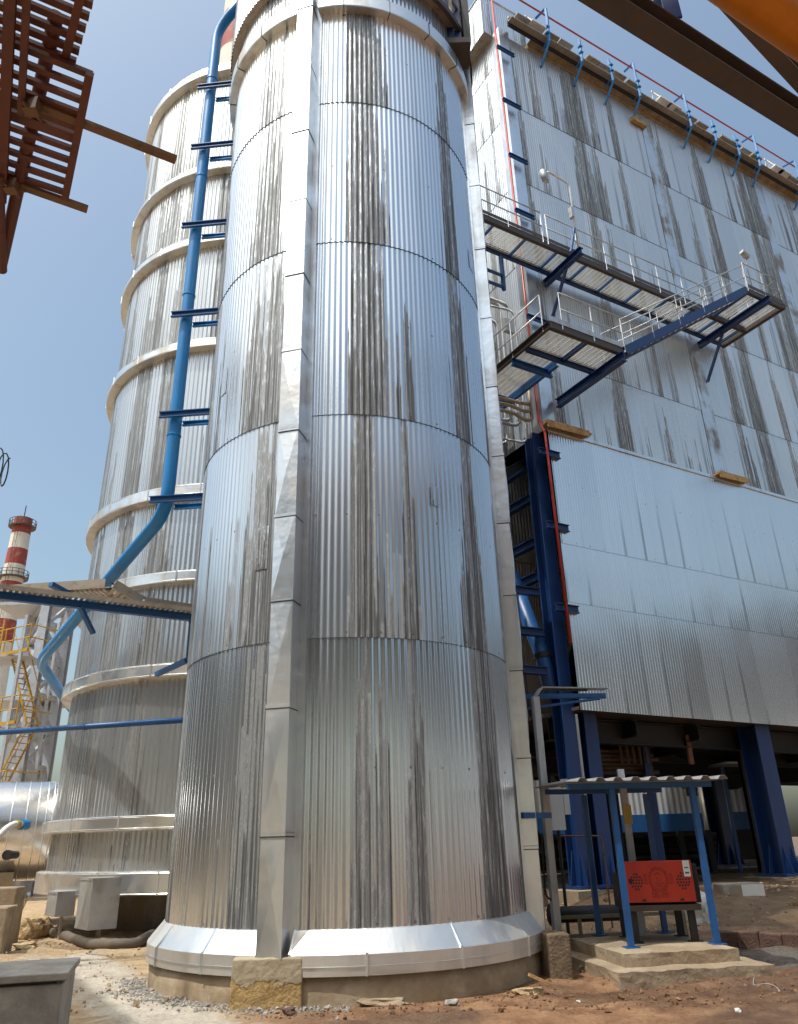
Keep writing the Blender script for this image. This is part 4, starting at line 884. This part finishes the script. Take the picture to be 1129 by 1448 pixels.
for k, (px, r, cw, lab) in enumerate(((872, 27, .34, 'dark post with diagonal brace far under the building, left'), (930, 24, .2, 'slim blue post seen just behind the shelter roof middle'), (1072, 29, .3, 'thin dark post far under the building by the right column'))):
    p = at_r(px, 1180, r); mb = MB(); mb.ibeam((p.x, p.y, 0), (p.x, p.y, 4.3), cw, cw, .02); tag(mb.build('steel_post', M['blue'] if k == 1 else M['dark']), lab, 'post')
for i_, (u, off) in enumerate(((3.6, -5.8), (10.4, -5.8), (17.5, -5.8), (3.6, -10.6), (10.4, -10.6), (17.5, -10.6))):  # hoppers and spouts added to darken the space under the floor
    mb = MB(FT); i = [mb.av(p) for p in ((u - 2.7, off - 2, 4.3), (u + 2.7, off - 2, 4.3), (u + 2.7, off + 2, 4.3), (u - 2.7, off + 2, 4.3), (u - .7, off - .7, 3.5), (u + .7, off - .7, 3.5), (u + .7, off + .7, 3.5), (u - .7, off + .7, 3.5))]
    for q in ((0, 1, 5, 4), (1, 2, 6, 5), (2, 3, 7, 6), (3, 0, 4, 7), (4, 5, 6, 7)): mb.face([i[k] for k in q])
    mb.build('shade_hopper', M['dark'], bh); MB(FT).tube([(u, off, 3.5), (u, off, 2.9)], .2, 12).build('outlet_spout', M['dark'], bh)
hpz = thing('hanging_pipework', at_r(880, 1075, 24), 'rusty pipes and valves hanging below the boiler house floor', 'pipes')
for k in range(6):
    a, b = at_r(835 + 3 * k, 1062 + 6 * k, 23.5), at_r(915 + 8 * (k % 3), 1062 + 6 * k, 24.5); MB().tube([a, Vector((b.x, b.y, a.z))], .05 + .02 * (k % 2), 8).build('pipe_run', M['brown'] if k % 2 else M['rusty'], hpz)
for k in range(5):
    a = at_r(880 + 9 * k, 1080, 23.6); MB().tube([a, Vector((a.x, a.y, 4.2))], .04, 8).build('pipe_drop', M['rusty'], hpz)
a = at_r(975, 1060, 24); MB().bar(Vector((a.x, a.y, a.z - .4)), Vector((a.x, a.y, 4.2)), .12, .12).build('orange_bar', paint('dull_orange', (.22, .08, .02)), hpz)
for k, (px, r, rad, lab) in enumerate(((1012, 38, .55, 'bright insulated vertical vessel under the building, left of two'), (1075, 40, .5, 'bright insulated vertical vessel under the building, right of two'))):
    p = at_r(px, 1150, r); v_ = thing('insulated_vessel', (p.x, p.y, 0), lab, 'vessel', 'insulated vessels under the building')
    MB().lathe([(0.01, 1.2), (rad, 1.5), (rad, 5.2), (.01, 5.5)], (p.x, p.y), 24).build('vessel_shell', M['flash'], v_, True)
    for q in range(3): a_ = 2.1 * q; MB().bar((p.x + rad * .8 * math.cos(a_), p.y + rad * .8 * math.sin(a_), 0), (p.x + rad * .8 * math.cos(a_), p.y + rad * .8 * math.sin(a_), 1.6), .1, .1).build('leg', M['dark'], v_)
rt = thing('sheet_canopy', at_r(1040, 1078, 30), 'flat pale canopy sheet far under the building', 'canopy')
p, q = at_r(1012, 1081, 30), at_r(1075, 1083, 31); mb = MB(); mb.bar(p, Vector((q.x, q.y, p.z)), 1.2, .06); mb.build('canopy_sheet', M['galv'], rt); mb = MB(); mb.bar((p.x + .2, p.y, 0), (p.x + .2, p.y, p.z), .1, .1); mb.bar((q.x - .2, q.y, 0), (q.x - .2, q.y, p.z), .1, .1); mb.build('canopy_post', M['bluem'], rt)

# ================================================================== LEFT: cable trays, blue beam, thin pipe
cb = thing('cable_bridge', at_r(130, 860, 13.6), 'brown perforated cable trays carried across to the silo on a blue beam', 'cable tray')
ZB = at_r(264, 879, 14.3).z; e = at_r(264, 879, 14.3)
CB = frame((e.x, e.y), 60)       # along +: away to the right
mb = MB(CB); 
def traybox(pts, wd, h, mbx):   # U-shaped perforated tray along (a, b, z) points
    for A, B in zip(pts, pts[1:]):
        for s_ in (-1, 1): mbx.bar(Vector(CB(A[0], A[1] + s_ * wd / 2, A[2])), Vector(CB(B[0], B[1] + s_ * wd / 2, B[2])), .012, h)
        L = (Vector(CB(*B)) - Vector(CB(*A))).length; n = max(2, int(L / .09))
        for i in range(n):
            t0_, t1_ = i / n, (i + .6) / n; p = Vector(CB(*A)).lerp(Vector(CB(*B)), t0_); q = Vector(CB(*A)).lerp(Vector(CB(*B)), t1_); mbx.bar(p - Vector((0, 0, h * .45)), q - Vector((0, 0, h * .45)), wd, .008)
T1, T2, T3, T4 = at_r(0, 840, 15.5), at_r(158, 824, 14.37), at_r(196, 854, 14.5), at_r(290, 868, 15.2)
T2.z = T1.z; T0 = T2 + (T1 - T2) * 1.8
def traypts(P, wd, h, mbx):
    for A, B in zip(P, P[1:]):
        d_ = (B - A); sd2 = Vector((-d_.y, d_.x, 0)).normalized() * (wd / 2)
        for q in (-1, 1): mbx.bar(A + sd2 * q, B + sd2 * q, .012, h)
        n = max(2, int(d_.length / .09))
        for i in range(n): mbx.bar(A.lerp(B, i / n) - Vector((0, 0, h * .45)), A.lerp(B, (i + .62) / n) - Vector((0, 0, h * .45)), wd, .008)
mb = MB(); traypts([T0, T1, T2, T3, T4], .46, .17, mb); mb.build('upper_tray', M['tray'], cb)
mb = MB(); traybox([(-3.2, -.25, ZB + .11), (.35, -.25, ZB + .11)], .42, .08, mb); mb.build('lower_tray', M['tray'], cb)
mb = MB(); mb.ibeam(CB(-6, -.3, ZB), CB(0, -.3, ZB), .1, .13, .012); mb.ibeam(CB(0, -.3, ZB), CB(.3, .5, ZB), .1, .12, .012); mb.build('beam', M['bluem'], cb)
zlo = at_r(260, 943, 14.6).z; mb = MB(); mb.chan(CB(0, -.25, ZB), CB(0, -.25, zlo), .07, .09); mb.bar(CB(0, -.25, zlo), CB(-.25, .9, zlo - .05), .08, .08); mb.build('drop_leg', M['bluem'], cb)
MB().bar(at_r(72, 826, 14.3), at_r(101, 842, 14.6), .1, .08).build('tray_bracket', M['bluem'], cb); mb = MB(); mb.bar(CB(-1.9, -.3, ZB - .02), CB(-1.6, -.1, ZB - .42), .08, .06); mb.build('tray_bracket', M['bluem'], cb)
mb = MB()
for k in range(4): mb.tube([(T2 + Vector((.05 * k, .05 * k, .08))).lerp(T4 + Vector((0, .05 * k, .06)), i / 8) - Vector((0, 0, .12 * math.sin(math.pi * i / 8))) for i in range(9)], .014, 6)
mb.tube([T0 + Vector((0, 0, -.02)), T2 + Vector((0, 0, -.02))], .03, 6); mb.build('cable', M['dark'], cb)
tp = thing('thin_blue_pipe', at_r(130, 1028, 13.6), 'thin straight blue pipe crossing in front of the tank at lower left', 'pipe')
a, b = at_r(-40, 1037, 14.9), at_r(258, 1020, 12.6); b.z = a.z = (a.z + b.z) / 2
MB().tube([a, b], .045, 10).build('pipe_run', M['bluem'], tp, True); MB().tube([a.lerp(b, .55), a.lerp(b, .56)], .055, 10).build('coupling', M['bluem'], tp)

# lattice tower and yellow stair tower in the distance
LT = thing('lattice_tower', at_r(45, 1100, 36), 'light grey steel lattice tower in the left distance', 'tower')
B1, B2, B3, B4 = at_r(27, 1100, 36), at_r(65, 1097, 37.2), at_r(12, 1078, 40), at_r(50, 1090, 41.5)
zT = at_r(63, 840, 36).z
legs = [Vector((p.x, p.y, 0)) for p in (B1, B2, B4, B3)]
for p in legs:
    mb = MB(); mb.ibeam(p, p + Vector((0, 0, zT)), .36, .36, .04); mb.build('leg', M['grey'], LT)
mb = MB(); lv = [0.5 + (zT - .5) * i / 8 for i in range(9)]
for k in range(4):
    p, q = legs[k], legs[(k + 1) % 4]
    for z in lv: mb.bar(p + Vector((0, 0, z)), q + Vector((0, 0, z)), .16, .2)
    for i, (z0, z1) in enumerate(zip(lv, lv[1:])):
        A, B = (p, q) if i % 2 else (q, p); mb.bar(A + Vector((0, 0, z0)), B + Vector((0, 0, z1)), .14, .14)
mb.build('bracing', M['grey'], LT)
mb = MB(); cx_ = sum(legs, Vector()) / 4; mb.box(cx_.x - .7, cx_.x + .8, cx_.y - .7, cx_.y + .7, 1, zT * .62); mb.build('inner_duct', M['galv'], LT)
mb = MB(); 
for z in (lv[2], lv[5], lv[8]): mb = MB(); mb.box(cx_.x - 2.2, cx_.x + .9, cx_.y - 1.2, cx_.y + 1.2, z, z + .12); mb.build('deck', M['grey'], LT)
YS = thing('yellow_stair_tower', at_r(-12, 1090, 33), 'yellow-railed stairs and ladders beside the lattice tower', 'stairs')
yb = at_r(-14, 1100, 33); base = Vector((yb.x, yb.y, 0)); ztop = at_r(20, 872, 33).z
ex = Vector((.88, -.47, 0)) ; ey = Vector((.47, .88, 0)); mb = MB(); mb2 = MB()
for (a, b) in ((-1.6, 0), (.5, 0), (-1.6, 1.5), (.5, 1.5)): mb.bar(base + ex * a + ey * b, base + ex * a + ey * b + Vector((0, 0, ztop)), .1, .1)
mb.build('post', M['grey'], YS)
for k in range(4):
    z0 = .6 + (ztop - 1.2) * k / 3.3; mb2 = MB()
    for h in (.5, 1.0):
        mb2.tube([base + ex * -1.6 + Vector((0, 0, z0 + h)), base + ex * .9 + Vector((0, 0, z0 + h))], .025, 6); mb2.tube([base + ex * .9 + Vector((0, 0, z0 + h)), base + ex * .9 + ey * 1.5 + Vector((0, 0, z0 + h))], .025, 6)
    for q in range(6): p = base + ex * (-1.6 + q * .5) + Vector((0, 0, z0)); mb2.tube([p, p + Vector((0, 0, 1.05))], .025, 6)
    mb2.bar(base + ex * -1.6 + Vector((0, 0, z0)), base + ex * .9 + Vector((0, 0, z0)), .08, .12)
    mb2.build('railing', M['yellow'], YS)
mb = MB(); 
for s_ in (-1.3, -.85): mb.bar(base + ex * s_ + Vector((0, 0, .5)), base + ex * s_ + Vector((0, 0, ztop)), .06, .06)
for k in range(40): z = .6 + k * .3; (z < ztop) and mb.bar(base + ex * -1.3 + Vector((0, 0, z)), base + ex * -.85 + Vector((0, 0, z)), .04, .04)
mb.build('ladder', M['yellow'], YS)
for k in range(3):
    z0, z1 = .6 + (ztop - 1.2) * k / 3.3, .6 + (ztop - 1.2) * (k + 1) / 3.3; sg = 1 if k % 2 else -1
    mb = MB()
    for o_ in (0, .5):
        A_, B_ = base + ex * (.2 - sg * .8) + ey * (.4 + o_) + Vector((0, 0, z0)), base + ex * (.2 + sg * .8) + ey * (.4 + o_) + Vector((0, 0, z1)); mb.bar(A_, B_, .03, .08); mb.tube([A_ + Vector((0, 0, .9)), B_ + Vector((0, 0, .9))], .02, 5)
    for q in range(12): mb.bar(A_.lerp(B_, q / 12) - ey * .5, A_.lerp(B_, q / 12), .12, .02)
    mb.build('stair_flight', M['yellow'], YS)
for k in range(4): z0 = .6 + (ztop - 1.2) * k / 3.3; mb = MB(); mb.box(base.x - 1.9, base.x + .6, base.y + .1, base.y + 1.8, z0 - .12, z0 - .06); mb.build('deck', M['grey'], YS)

# horizontal shiny vessel at left edge
VR = 1.14; vc = at_r(88, 1172, 22.6); vdir = Vector((-.90, -.43, 0)).normalized(); zc_ = 2.08
hv = thing('horizontal_vessel', (vc.x, vc.y, 0), 'shiny domed horizontal vessel in aluminium wrap at the left edge', 'vessel')
mb = MB(); ns = 48
prof = [(.02, .42), (.35, .40), (.62, .33), (.85, .2), (1.02, .02), (1.11, -.18), (VR, -.4), (VR, -9)]
side = Vector((-vdir.y, vdir.x, 0))
rings = []
for r, x_ in prof: rings.append([mb.av(Vector((vc.x, vc.y, zc_)) - vdir * x_ + (side * math.cos(2 * math.pi * i / ns) + Vector((0, 0, 1)) * math.sin(2 * math.pi * i / ns)) * r) for i in range(ns)])
for A, B in zip(rings, rings[1:]):
    for i in range(ns): mb.face((A[i], A[(i + 1) % ns], B[(i + 1) % ns], B[i]))
mb.build('shell', sheet_metal('vessel_wrap', (.82, .80, .77), .2, .12, .95, .15), hv, True)
sm_ = MB()
for x_ in [.45, .6, .75, .9, 1.1, 1.35, 1.7, 2.3, 3, 4, 5, 6, 7]:
    sm_.tube([Vector((vc.x, vc.y, zc_)) + vdir * (x_ * .95 - .4) + (side * math.cos(2 * math.pi * i / 40) + Vector((0, 0, 1)) * math.sin(2 * math.pi * i / 40)) * (VR + .002) for i in range(41)], .012, 5)
for i in range(20):
    a = 2 * math.pi * i / 20; sm_.tube([Vector((vc.x, vc.y, zc_)) - vdir * (x_ + .004) + (side * math.cos(a) + Vector((0, 0, 1)) * math.sin(a)) * (r + .003) for r, x_ in prof[1:7]], .008, 5)
sm_.build('wrap_seam', M['flash'], hv)
for d_ in (1.2, 5.): MB(lambda a, b, z: Vector((vc.x, vc.y, 0)) + vdir * a + side * b + Vector((0, 0, z))).box(d_ - .25, d_ + .25, -1., 1., -.1, 1.15).build('saddle', M['concrete'], hv)
a = at_r(36, 1166, 18.3); b = at_r(-10, 1182, 17.6)
vl = thing('valve_pipe', a, 'white hose with blue valve and brass fitting on the shiny vessel', 'valve')
MB().tube(bend([a, at_r(20, 1165, 18.0), at_r(8, 1172, 17.9), at_r(-12, 1195, 17.8)], .2), .06, 10).build('hose', M['white'], vl, True)
MB().tube([at_r(38, 1166, 18.35), at_r(29, 1166, 18.2)], .1, 12).build('valve_body', M['bluel'], vl); MB().tube([at_r(28, 1166, 18.2), at_r(22, 1165, 18.05)], .08, 12).build('fitting', M['brass'], vl)
p = at_r(13, 1209, 17.9); mb = MB(); mb.tube([p - vdir * 0, p + Vector((.0, -.1, 0))], .09, 16); mb.tube([p + Vector((0, .3, 0)), p], .07, 12); tag(mb.build('blind_flange', M['dark']), 'round grey blind flange on the shiny vessel', 'flange')
# low concrete walls at left
for k, (px, py0, py1, r, L, lab) in enumerate(((-20, 1256, 1286, 17.6, .5, 'pale concrete pier beneath the shiny vessel'), (-30, 1284, 1304, 15.6, .42, 'small concrete block at left edge before the pier'))):
    p = at_r(px, py1, r); z1 = at_r(px, py0, r).z; mb = MB(frame((p.x, p.y), 80)); mb.box(-.3, L, 0, .6, -.2, z1); o = mb.build('concrete_pier', M['concrete']); tag(o, lab, 'block'); solid(o, .03)
# concrete pit box, lower left
c = at_r(91, 1378, 7.9); BXF = frame((c.x, c.y), 74)
mb = MB(BXF); mb.box(-3, 0, 0, 1.0, -.2, .52); o = mb.build('pit_box', M['grey_c'])
bx = thing('concrete_trough', (c.x, c.y, 0), 'low grey concrete box with a metal lid in the bottom left corner', 'box'); o.parent = bx; o.name = 'box_wall'
o.data.transform(Matrix.Translation(-Vector((c.x, c.y, 0)))); solid(o, .015)
mb = MB(BXF); mb.box(-3, .03, -.03, 1.03, .545, .60); solid(mb.build('lid', M['grey_c'], bx), .008); mb = MB(BXF); mb.box(-2.9, -.05, .03, .95, .52, .545); mb.build('lid_gap', M['dark'], bx)
# hose, stick, lumps, rocks
hpts = [(30, 1316), (62, 1312), (85, 1322), (110, 1331), (160, 1338), (190, 1336), (215, 1326)]
pts = [at_z(x, y, .08) for x, y in hpts]; pts = bend(pts, .8, 4)
for p in pts: p.z = max(.07, hgt(p.x, p.y) + .07)
hs_ = thing('rubber_hose', at_z(110, 1332, 0), 'thick dusty rubber hose lying on the ground below the tank', 'hose')
MB().tube(pts, .085, 12).build('hose_run', M['hose'], hs_, True); MB().tube(pts[:3], .09, 12).build('white_end', M['white'], hs_)
p, q = at_z(16, 1316, 0), at_r(41, 1264, 17.8); tag(MB().tube([p, q], .035, 8).build('steel_stake', M['galv']), 'galvanised stake leaning at the far left near the hose', 'stake')
p = at_z(45, 1318, .1); lump('clay_lump', (p.x, p.y, .16), .42, .3, .26, M['clay'], 'yellow clay lump under the pale end of the hose', 'lump', 1.1)
p = at_z(303, 1415, 0); lump('pale_rock', (p.x, p.y, .07), .15, .13, .12, M['white_r'], 'pale grey rock left of the cracked concrete block', 'rock', .7)
for (px, py, sx, sy, sz, m_, lab, sd_) in ((545, 1420, .30, .12, .05, 'concrete', 'flat broken plaster chunk at the plinth foot, centre', .1), (750, 1400, .22, .1, .055, 'clay', 'flat pale brick piece by the plinth, right', .25), (640, 1420, .1, .08, .04, 'gravel', 'small grey mortar lump in the mud before the plinth', 2.5), (410, 1437, .09, .07, .05, 'kerb', 'reddish clod beside the cracked block', 1.9), (818, 1411, .025, .02, .012, 'white', 'tiny white scrap on the mud before the slab', .3), (1045, 1435, .04, .03, .02, 'white_r', 'small translucent scrap on the mud at right', 1.3), (835, 1372, .16, .12, .05, 'concrete', 'flat concrete piece left of the lower slab', .6), (35, 1345, .3, .2, .08, 'clay', 'low clay heap left of the hose', 2.0)):
    p = at_z(px, py, 0); lump('ground_chunk', (p.x, p.y, hgt(p.x, p.y) + sz * .4), sx, sy, sz, M[m_], lab, 'debris', sd_, 3, .5)
p, q = at_z(748, 1378, .16), at_z(778, 1392, .06); mb = MB(); mb.bar(p, q, .07, .03); tag(mb.build('wood_offcut', M['wood']), 'short wood offcut leaning at the silo plinth, right', 'wood')
mb = MB(); mb.tube([at_z(1048 + 2.0 * i + 7 * math.sin(i * .35), 1380 + .75 * i + 3 * math.cos(i * .5), .035) for i in range(7, 30)], .0025, 5); tag(mb.build('white_string', M['white_r']), 'thin white string lying on the mud at lower right', 'string')
# gravel and clods at the plinth foot
def scatter(name, n, fn, smin, smax, mat, seed):
    r_ = random.Random(seed); mb = MB()
    for _ in range(n):
        x, y = fn(r_); s_ = r_.uniform(smin, smax) * (1 if r_.random() < .85 else 1.9); z = hgt(x, y) + s_ * .25; b = len(mb.v)
        ax = [Vector((r_.gauss(0, 1), r_.gauss(0, 1), r_.gauss(0, 1))).normalized() for _ in range(7)]
        P = [Vector((1, 0, 0)), Vector((-1, 0, 0)), Vector((0, 1, 0)), Vector((0, -1, 0)), Vector((0, 0, .8)), Vector((0, 0, -.8))]; rot = Matrix.Rotation(r_.uniform(0, 6.3), 3, ax[0])
        for p in P: mb.av(rot @ p * s_ * r_.uniform(.6, 1.2) + Vector((x, y, z)))
        for q in ((0, 2, 4), (2, 1, 4), (1, 3, 4), (3, 0, 4), (2, 0, 5), (1, 2, 5), (3, 1, 5), (0, 3, 5)): mb.face([b + i for i in q])
    return tag(mb.build(name, mat), None, None, kind='stuff')
def near_plinth(r_):
    a = R_(r_.uniform(176, 262)); d = 2.6 + abs(r_.gauss(0, .2)); return TC[0] + d * math.sin(a), TC[1] + d * math.cos(a)
scatter('gravel', 1600, near_plinth, .006, .02, M['gravel'], 3)
def mudspot(r_): return r_.uniform(-1.5, 6.5), 8.6 + abs(r_.gauss(0, 1.2))
scatter('mud_clods', 1500, mudspot, .005, .022, stone('clod', (.17, .08, .04), (.30, .17, .09), 9., .6), 4)
def leftspot(r_): return r_.uniform(-9, -2.6), r_.uniform(9, 19)
scatter('sand_stones', 900, leftspot, .006, .03, stone('sandstone', (.34, .24, .14), (.52, .42, .30), 9., .6), 5)
def bermspot(r_): return r_.uniform(3, 12), r_.uniform(14.5, 21)
scatter('berm_stones', 500, bermspot, .01, .05, stone('berm_stone', (.28, .18, .10), (.46, .34, .22), 9., .6), 6)

# ================================================================== OVERHEAD: scaffold deck top left, pipe rack top right
def zplane(px, py, z): return at_z(px, py, z)
ZS = 4.6
sfd = thing('rusty_scaffold_deck', at_z(70, 150, ZS), 'rust-red slatted steel deck overhead in the top left corner', 'scaffold')
d60, d30 = Vector((.875, .484, 0)), Vector((-.484, .875, 0))
o1 = at_z(127, 105, ZS); o2 = at_z(100, 95, ZS + .02)
def slats(org, n, step, len_, wd, h, jit=0.):
    for k in range(n):
        p = org - d30 * (step * k); q = p - d60 * len_
        mb = MB(); mb.bar(p + d60 * (.02 + jit * rnd.random()), q, wd, h); mb.build('slat', M['rust'], sfd)
L1 = (at_z(95, 275, ZS) - o1).length
slats(at_z(96, 274, ZS), 0, .1, 2, .07, .05)
# lower panel: slats between the nose and far edge
for k in range(11):
    p = o1.lerp(at_z(95, 273, ZS), k / 10.); 
    mb = MB(); mb.bar(p + d60 * .012, p - d60 * 1.05, .030 if k not in (4, 5) else .055, .02); mb.build('slat', M['rust'], sfd)
mb = MB(); mb.bar(o1 + d30 * -.02 + Vector((0, 0, -.02)), at_z(93, 277, ZS) + Vector((0, 0, -.02)), .035, .028); mb.build('edge_bar', M['rust'], sfd)
# upper panel
q1, q2 = at_z(125, 0, ZS + .06), at_z(101, 85, ZS + .06); ext = (q1 - q2)
for k in range(9):
    p = q2 + ext * (k / 5.2)
    mb = MB(); mb.bar(p + d60 * .02, p - d60 * 1.05, .032, .02); mb.build('slat', M['rust'], sfd)
mb = MB(); a_, b_ = at_z(90, 92, ZS + .04), at_z(113, 0, ZS + .04); mb.bar(a_, a_ + (b_ - a_) * 1.6, .033, .03); mb.build('edge_bar', M['rust'], sfd)
# bearers and poles
mb = MB(); a_, b_ = at_z(2, 290, ZS - .045), at_z(15, 0, ZS - .045); mb.ibeam(a_, a_ + (b_ - a_) * 1.4, .042, .05, .008); a_, b_ = at_z(30, 160, ZS - .045), at_z(38, 0, ZS - .045); mb.bar(a_, a_ + (b_ - a_) * 1.4, .028, .035); mb.build('bearer', M['rust'], sfd)
mb = MB(); a_, b_ = at_z(-2, 386, ZS - 1.2), at_z(78, 30, ZS + .6); a_ = at_z(0, 330, ZS - .15); mb.tube([at_z(2, 375, ZS - .06), at_z(80, 20, ZS + .10)], .03, 12); mb.build('pole', M['rust'], sfd)
mb = MB(); mb.tube([at_z(-3, 245, ZS - .07), at_z(3, 382, ZS - .07)], .028, 12); mb.build('pole', M['rust'], sfd)
for px, py in ((46, 150), (17, 262)):
    p = at_z(px, py, ZS - .045); mb = MB(); mb.box(p.x - .03, p.x + .03, p.y - .025, p.y + .025, p.z - .04, p.z + .03); mb.tube([p - Vector((.055, .02, .01)), p + Vector((.06, .03, -.01))], .008, 6); mb.tube([p - Vector((.02, .05, .03)), p + Vector((.02, .055, -.025))], .008, 6); mb.build('coupler', M['rusty'], sfd)
for (A, B, lab) in (((114, 173), (249, 226), 'long rusty flat bar sticking out from the scaffold deck, upper'), ((22, 260), (124, 296), 'shorter rusty flat bar below the scaffold deck')):
    p, q = at_z(*A, ZS - .015), at_z(*B, ZS - .015); p = p - (q - p) * .5
    mb = MB(); mb.bar(p, q, .042, .02); tag(mb.build('steel_bar', M['rusty']), lab, 'bar')
# small loop of wire at the left edge
mb = MB(); p = at_r(0, 655, 9.); mb.tube([p + Vector((.05 * math.sin(k * .5) - .03, 0, .2 * math.cos(k * .5))) + Vector((0, .01 * k, 0)) for k in range(26)], .008, 6); tag(mb.build('wire_coil', M['dark']), 'loop of black wire hanging at the left edge', 'wire')
# pipe rack overhead at right
ZP = 8.6
rk = thing('overhead_pipe_rack', at_z(980, 92, ZP), 'dark rusty truss beam crossing overhead in the top right corner', 'truss')
a_, b_ = at_z(870, 0, ZP), at_z(1129, 166, ZP); dd = (b_ - a_).normalized()
nrm = Vector((dd.y, -dd.x, 0)); nrm = nrm if nrm.y < 0 else -nrm
c0 = a_
mb = MB(); mb.ibeam(c0 - dd * 9, c0 + dd * 14, .21, .28, .025); mb.build('bottom_chord', M['brown'], rk)
mb = MB(); mb.bar(c0 - dd * 9 + Vector((0, 0, .1)) - nrm * .05, c0 + dd * 14 + Vector((0, 0, .1)) - nrm * .05, .08, .16); mb.build('chord_plate', M['rust'], rk)
mb = MB(); mb.ibeam(c0 - dd * 9 + Vector((0, 0, 3.4)), c0 + dd * 14 + Vector((0, 0, 3.4)), .3, .3, .02); mb.build('top_chord', M['brown'], rk)
for k in range(-2, 4):
    s0 = (at_z(968, 40, ZP) - c0).dot(dd) + k * 3.6
    mb = MB(); sb = 4.1 + k * 5.3; mb.ibeam(c0 + dd * sb + Vector((0, 0, .1)), c0 + dd * (sb - 5.3) + Vector((0, 0, 3.3)), .16, .16, .02); mb.build('web_member', M['brown'], rk)
    mb = MB(); mb.ibeam(c0 + dd * s0 + Vector((0, 0, .2)), c0 + dd * s0 + Vector((0, 0, 3.3)), .16, .16, .02); mb.build('web_member', M['blue'], rk)
for s0 in (-8.5, 13.5):
    mb = MB(); p = c0 + dd * s0; mb.ibeam((p.x, p.y, 0), (p.x, p.y, ZP), .3, .3, .02); mb.build('column', M['blue'], rk)
op = thing('orange_pipe', at_z(1090, 30, ZP + .5), 'thick orange pipe in the extreme top right corner above the truss', 'pipe')
a_, b_ = at_z(1070, -2, ZP + .6), at_z(1129, 42, ZP + .6); dd2 = dd
m_ = a_.lerp(b_, .5); MB().tube([m_ - dd2 * 8, m_ + dd2 * 12], .23, 24).build('pipe_run', M['orange'], op, True)
mb = MB()
for s_ in (-6, 9): mb = MB(); mb.bar(m_ + dd2 * s_ + Vector((0, 0, -.30)) - nrm * .3, m_ + dd2 * s_ + Vector((0, 0, -.30)) + nrm * .6, .14, .14); mb.build('pipe_shoe', M['brown'], op)

# unseen deck added past the left edge to shade the lower left ground
E0, E1 = Vector((-10.75, 9.7, 14.)), Vector((-6.35, 2.1, 14.))
odk = thing('shadow_deck', E0, 'unseen overhead deck, added to throw a striped shadow on the ground at lower left', 'deck')
ee = (E1 - E0).normalized(); pe = Vector((ee.y, -ee.x, 0)); pe = pe if pe.x < 0 else -pe
mb = MB(); mb.bar(E0 + pe * 1.8, E1 + pe * 1.8, 3.6, .06); mb.build('deck_plate', M['rust'], odk)
for q in (.12, .3, .43, .56, .8):
    p = E0.lerp(E1, q) + Vector((0, 0, .06)); mb = MB(); mb.bar(p + pe * 1., p - pe * (1.25 + .3 * math.sin(q * 20)), .07, .05); mb.build('bearer', M['rust'], odk)
for q in (.05, .95):
    p = E0.lerp(E1, q) + pe * 2.; mb = MB(); mb.ibeam((p.x, p.y, 0), (p.x, p.y, 14), .2, .2, .02); mb.build('column', M['rust'], odk)
# ================================================================== unseen buildings added only to be mirrored in the cladding
pb = thing('reflection_hall', (2, -18, 0), 'unseen dark hall on columns, added to make the mirrored dim band in the silo cladding', 'building')
MB().box(-26, 24, -30, -13, 8.8, 18.5).build('wall', M['bluem'] if False else paint('dim_cladding', (.05, .06, .075), .6, .2), pb)
MB().box(-26.3, 24.3, -30.3, -12.7, 18.5, 18.8).build('roof', M['brown'], pb)
for k in range(7):
    MB().box(-20.2 + 6.4 * k, -19.8 + 6.4 * k, -13.4, -13, 0, 8.8).build('column', M['blue'], pb)
for k in range(9): MB().box(-20 + 4.4 * k, -18 + 4.4 * k, -13.04, -12.98, 11, 13).build('window', M['dark'], pb)
pb2 = thing('reflection_shed', (75, 14, 0), 'unseen long shed, pale below and dark above, added to be mirrored low in the boiler house wall', 'building')  # added out of view; its dark top dims the lower wall's reflection
MB().box(60, 74, -30, 60, 0, 10).build('wall', M['shed'], pb2)
MB().box(59.9, 74.1, -30.1, 60.1, 10, 21).build('upper_wall', paint('dim_upper', (.07, .075, .085), .6, .2), pb2)
MB().box(59.6, 74.4, -30.4, 60.4, 21, 21.3).build('roof', M['brown'], pb2)

pb3 = thing('reflection_side_hall', (-34, 4, 0), 'unseen dark hall at the far left, added to dim the reflections in the banded tank', 'building')  # added out of view to darken what the tank mirrors
MB().box(-50, -32, -30, 26, 0, 13.5).build('wall', paint('dim_side', (.07, .07, .072), .6, .2), pb3)
MB().box(-50.3, -31.7, -30.3, 26.3, 13.5, 13.8).build('roof', M['brown'], pb3)
for k in range(8): MB().box(-32.05, -31.96, -27 + 6.6 * k, -24 + 6.6 * k, 5, 7).build('window', M['shed'], pb3)
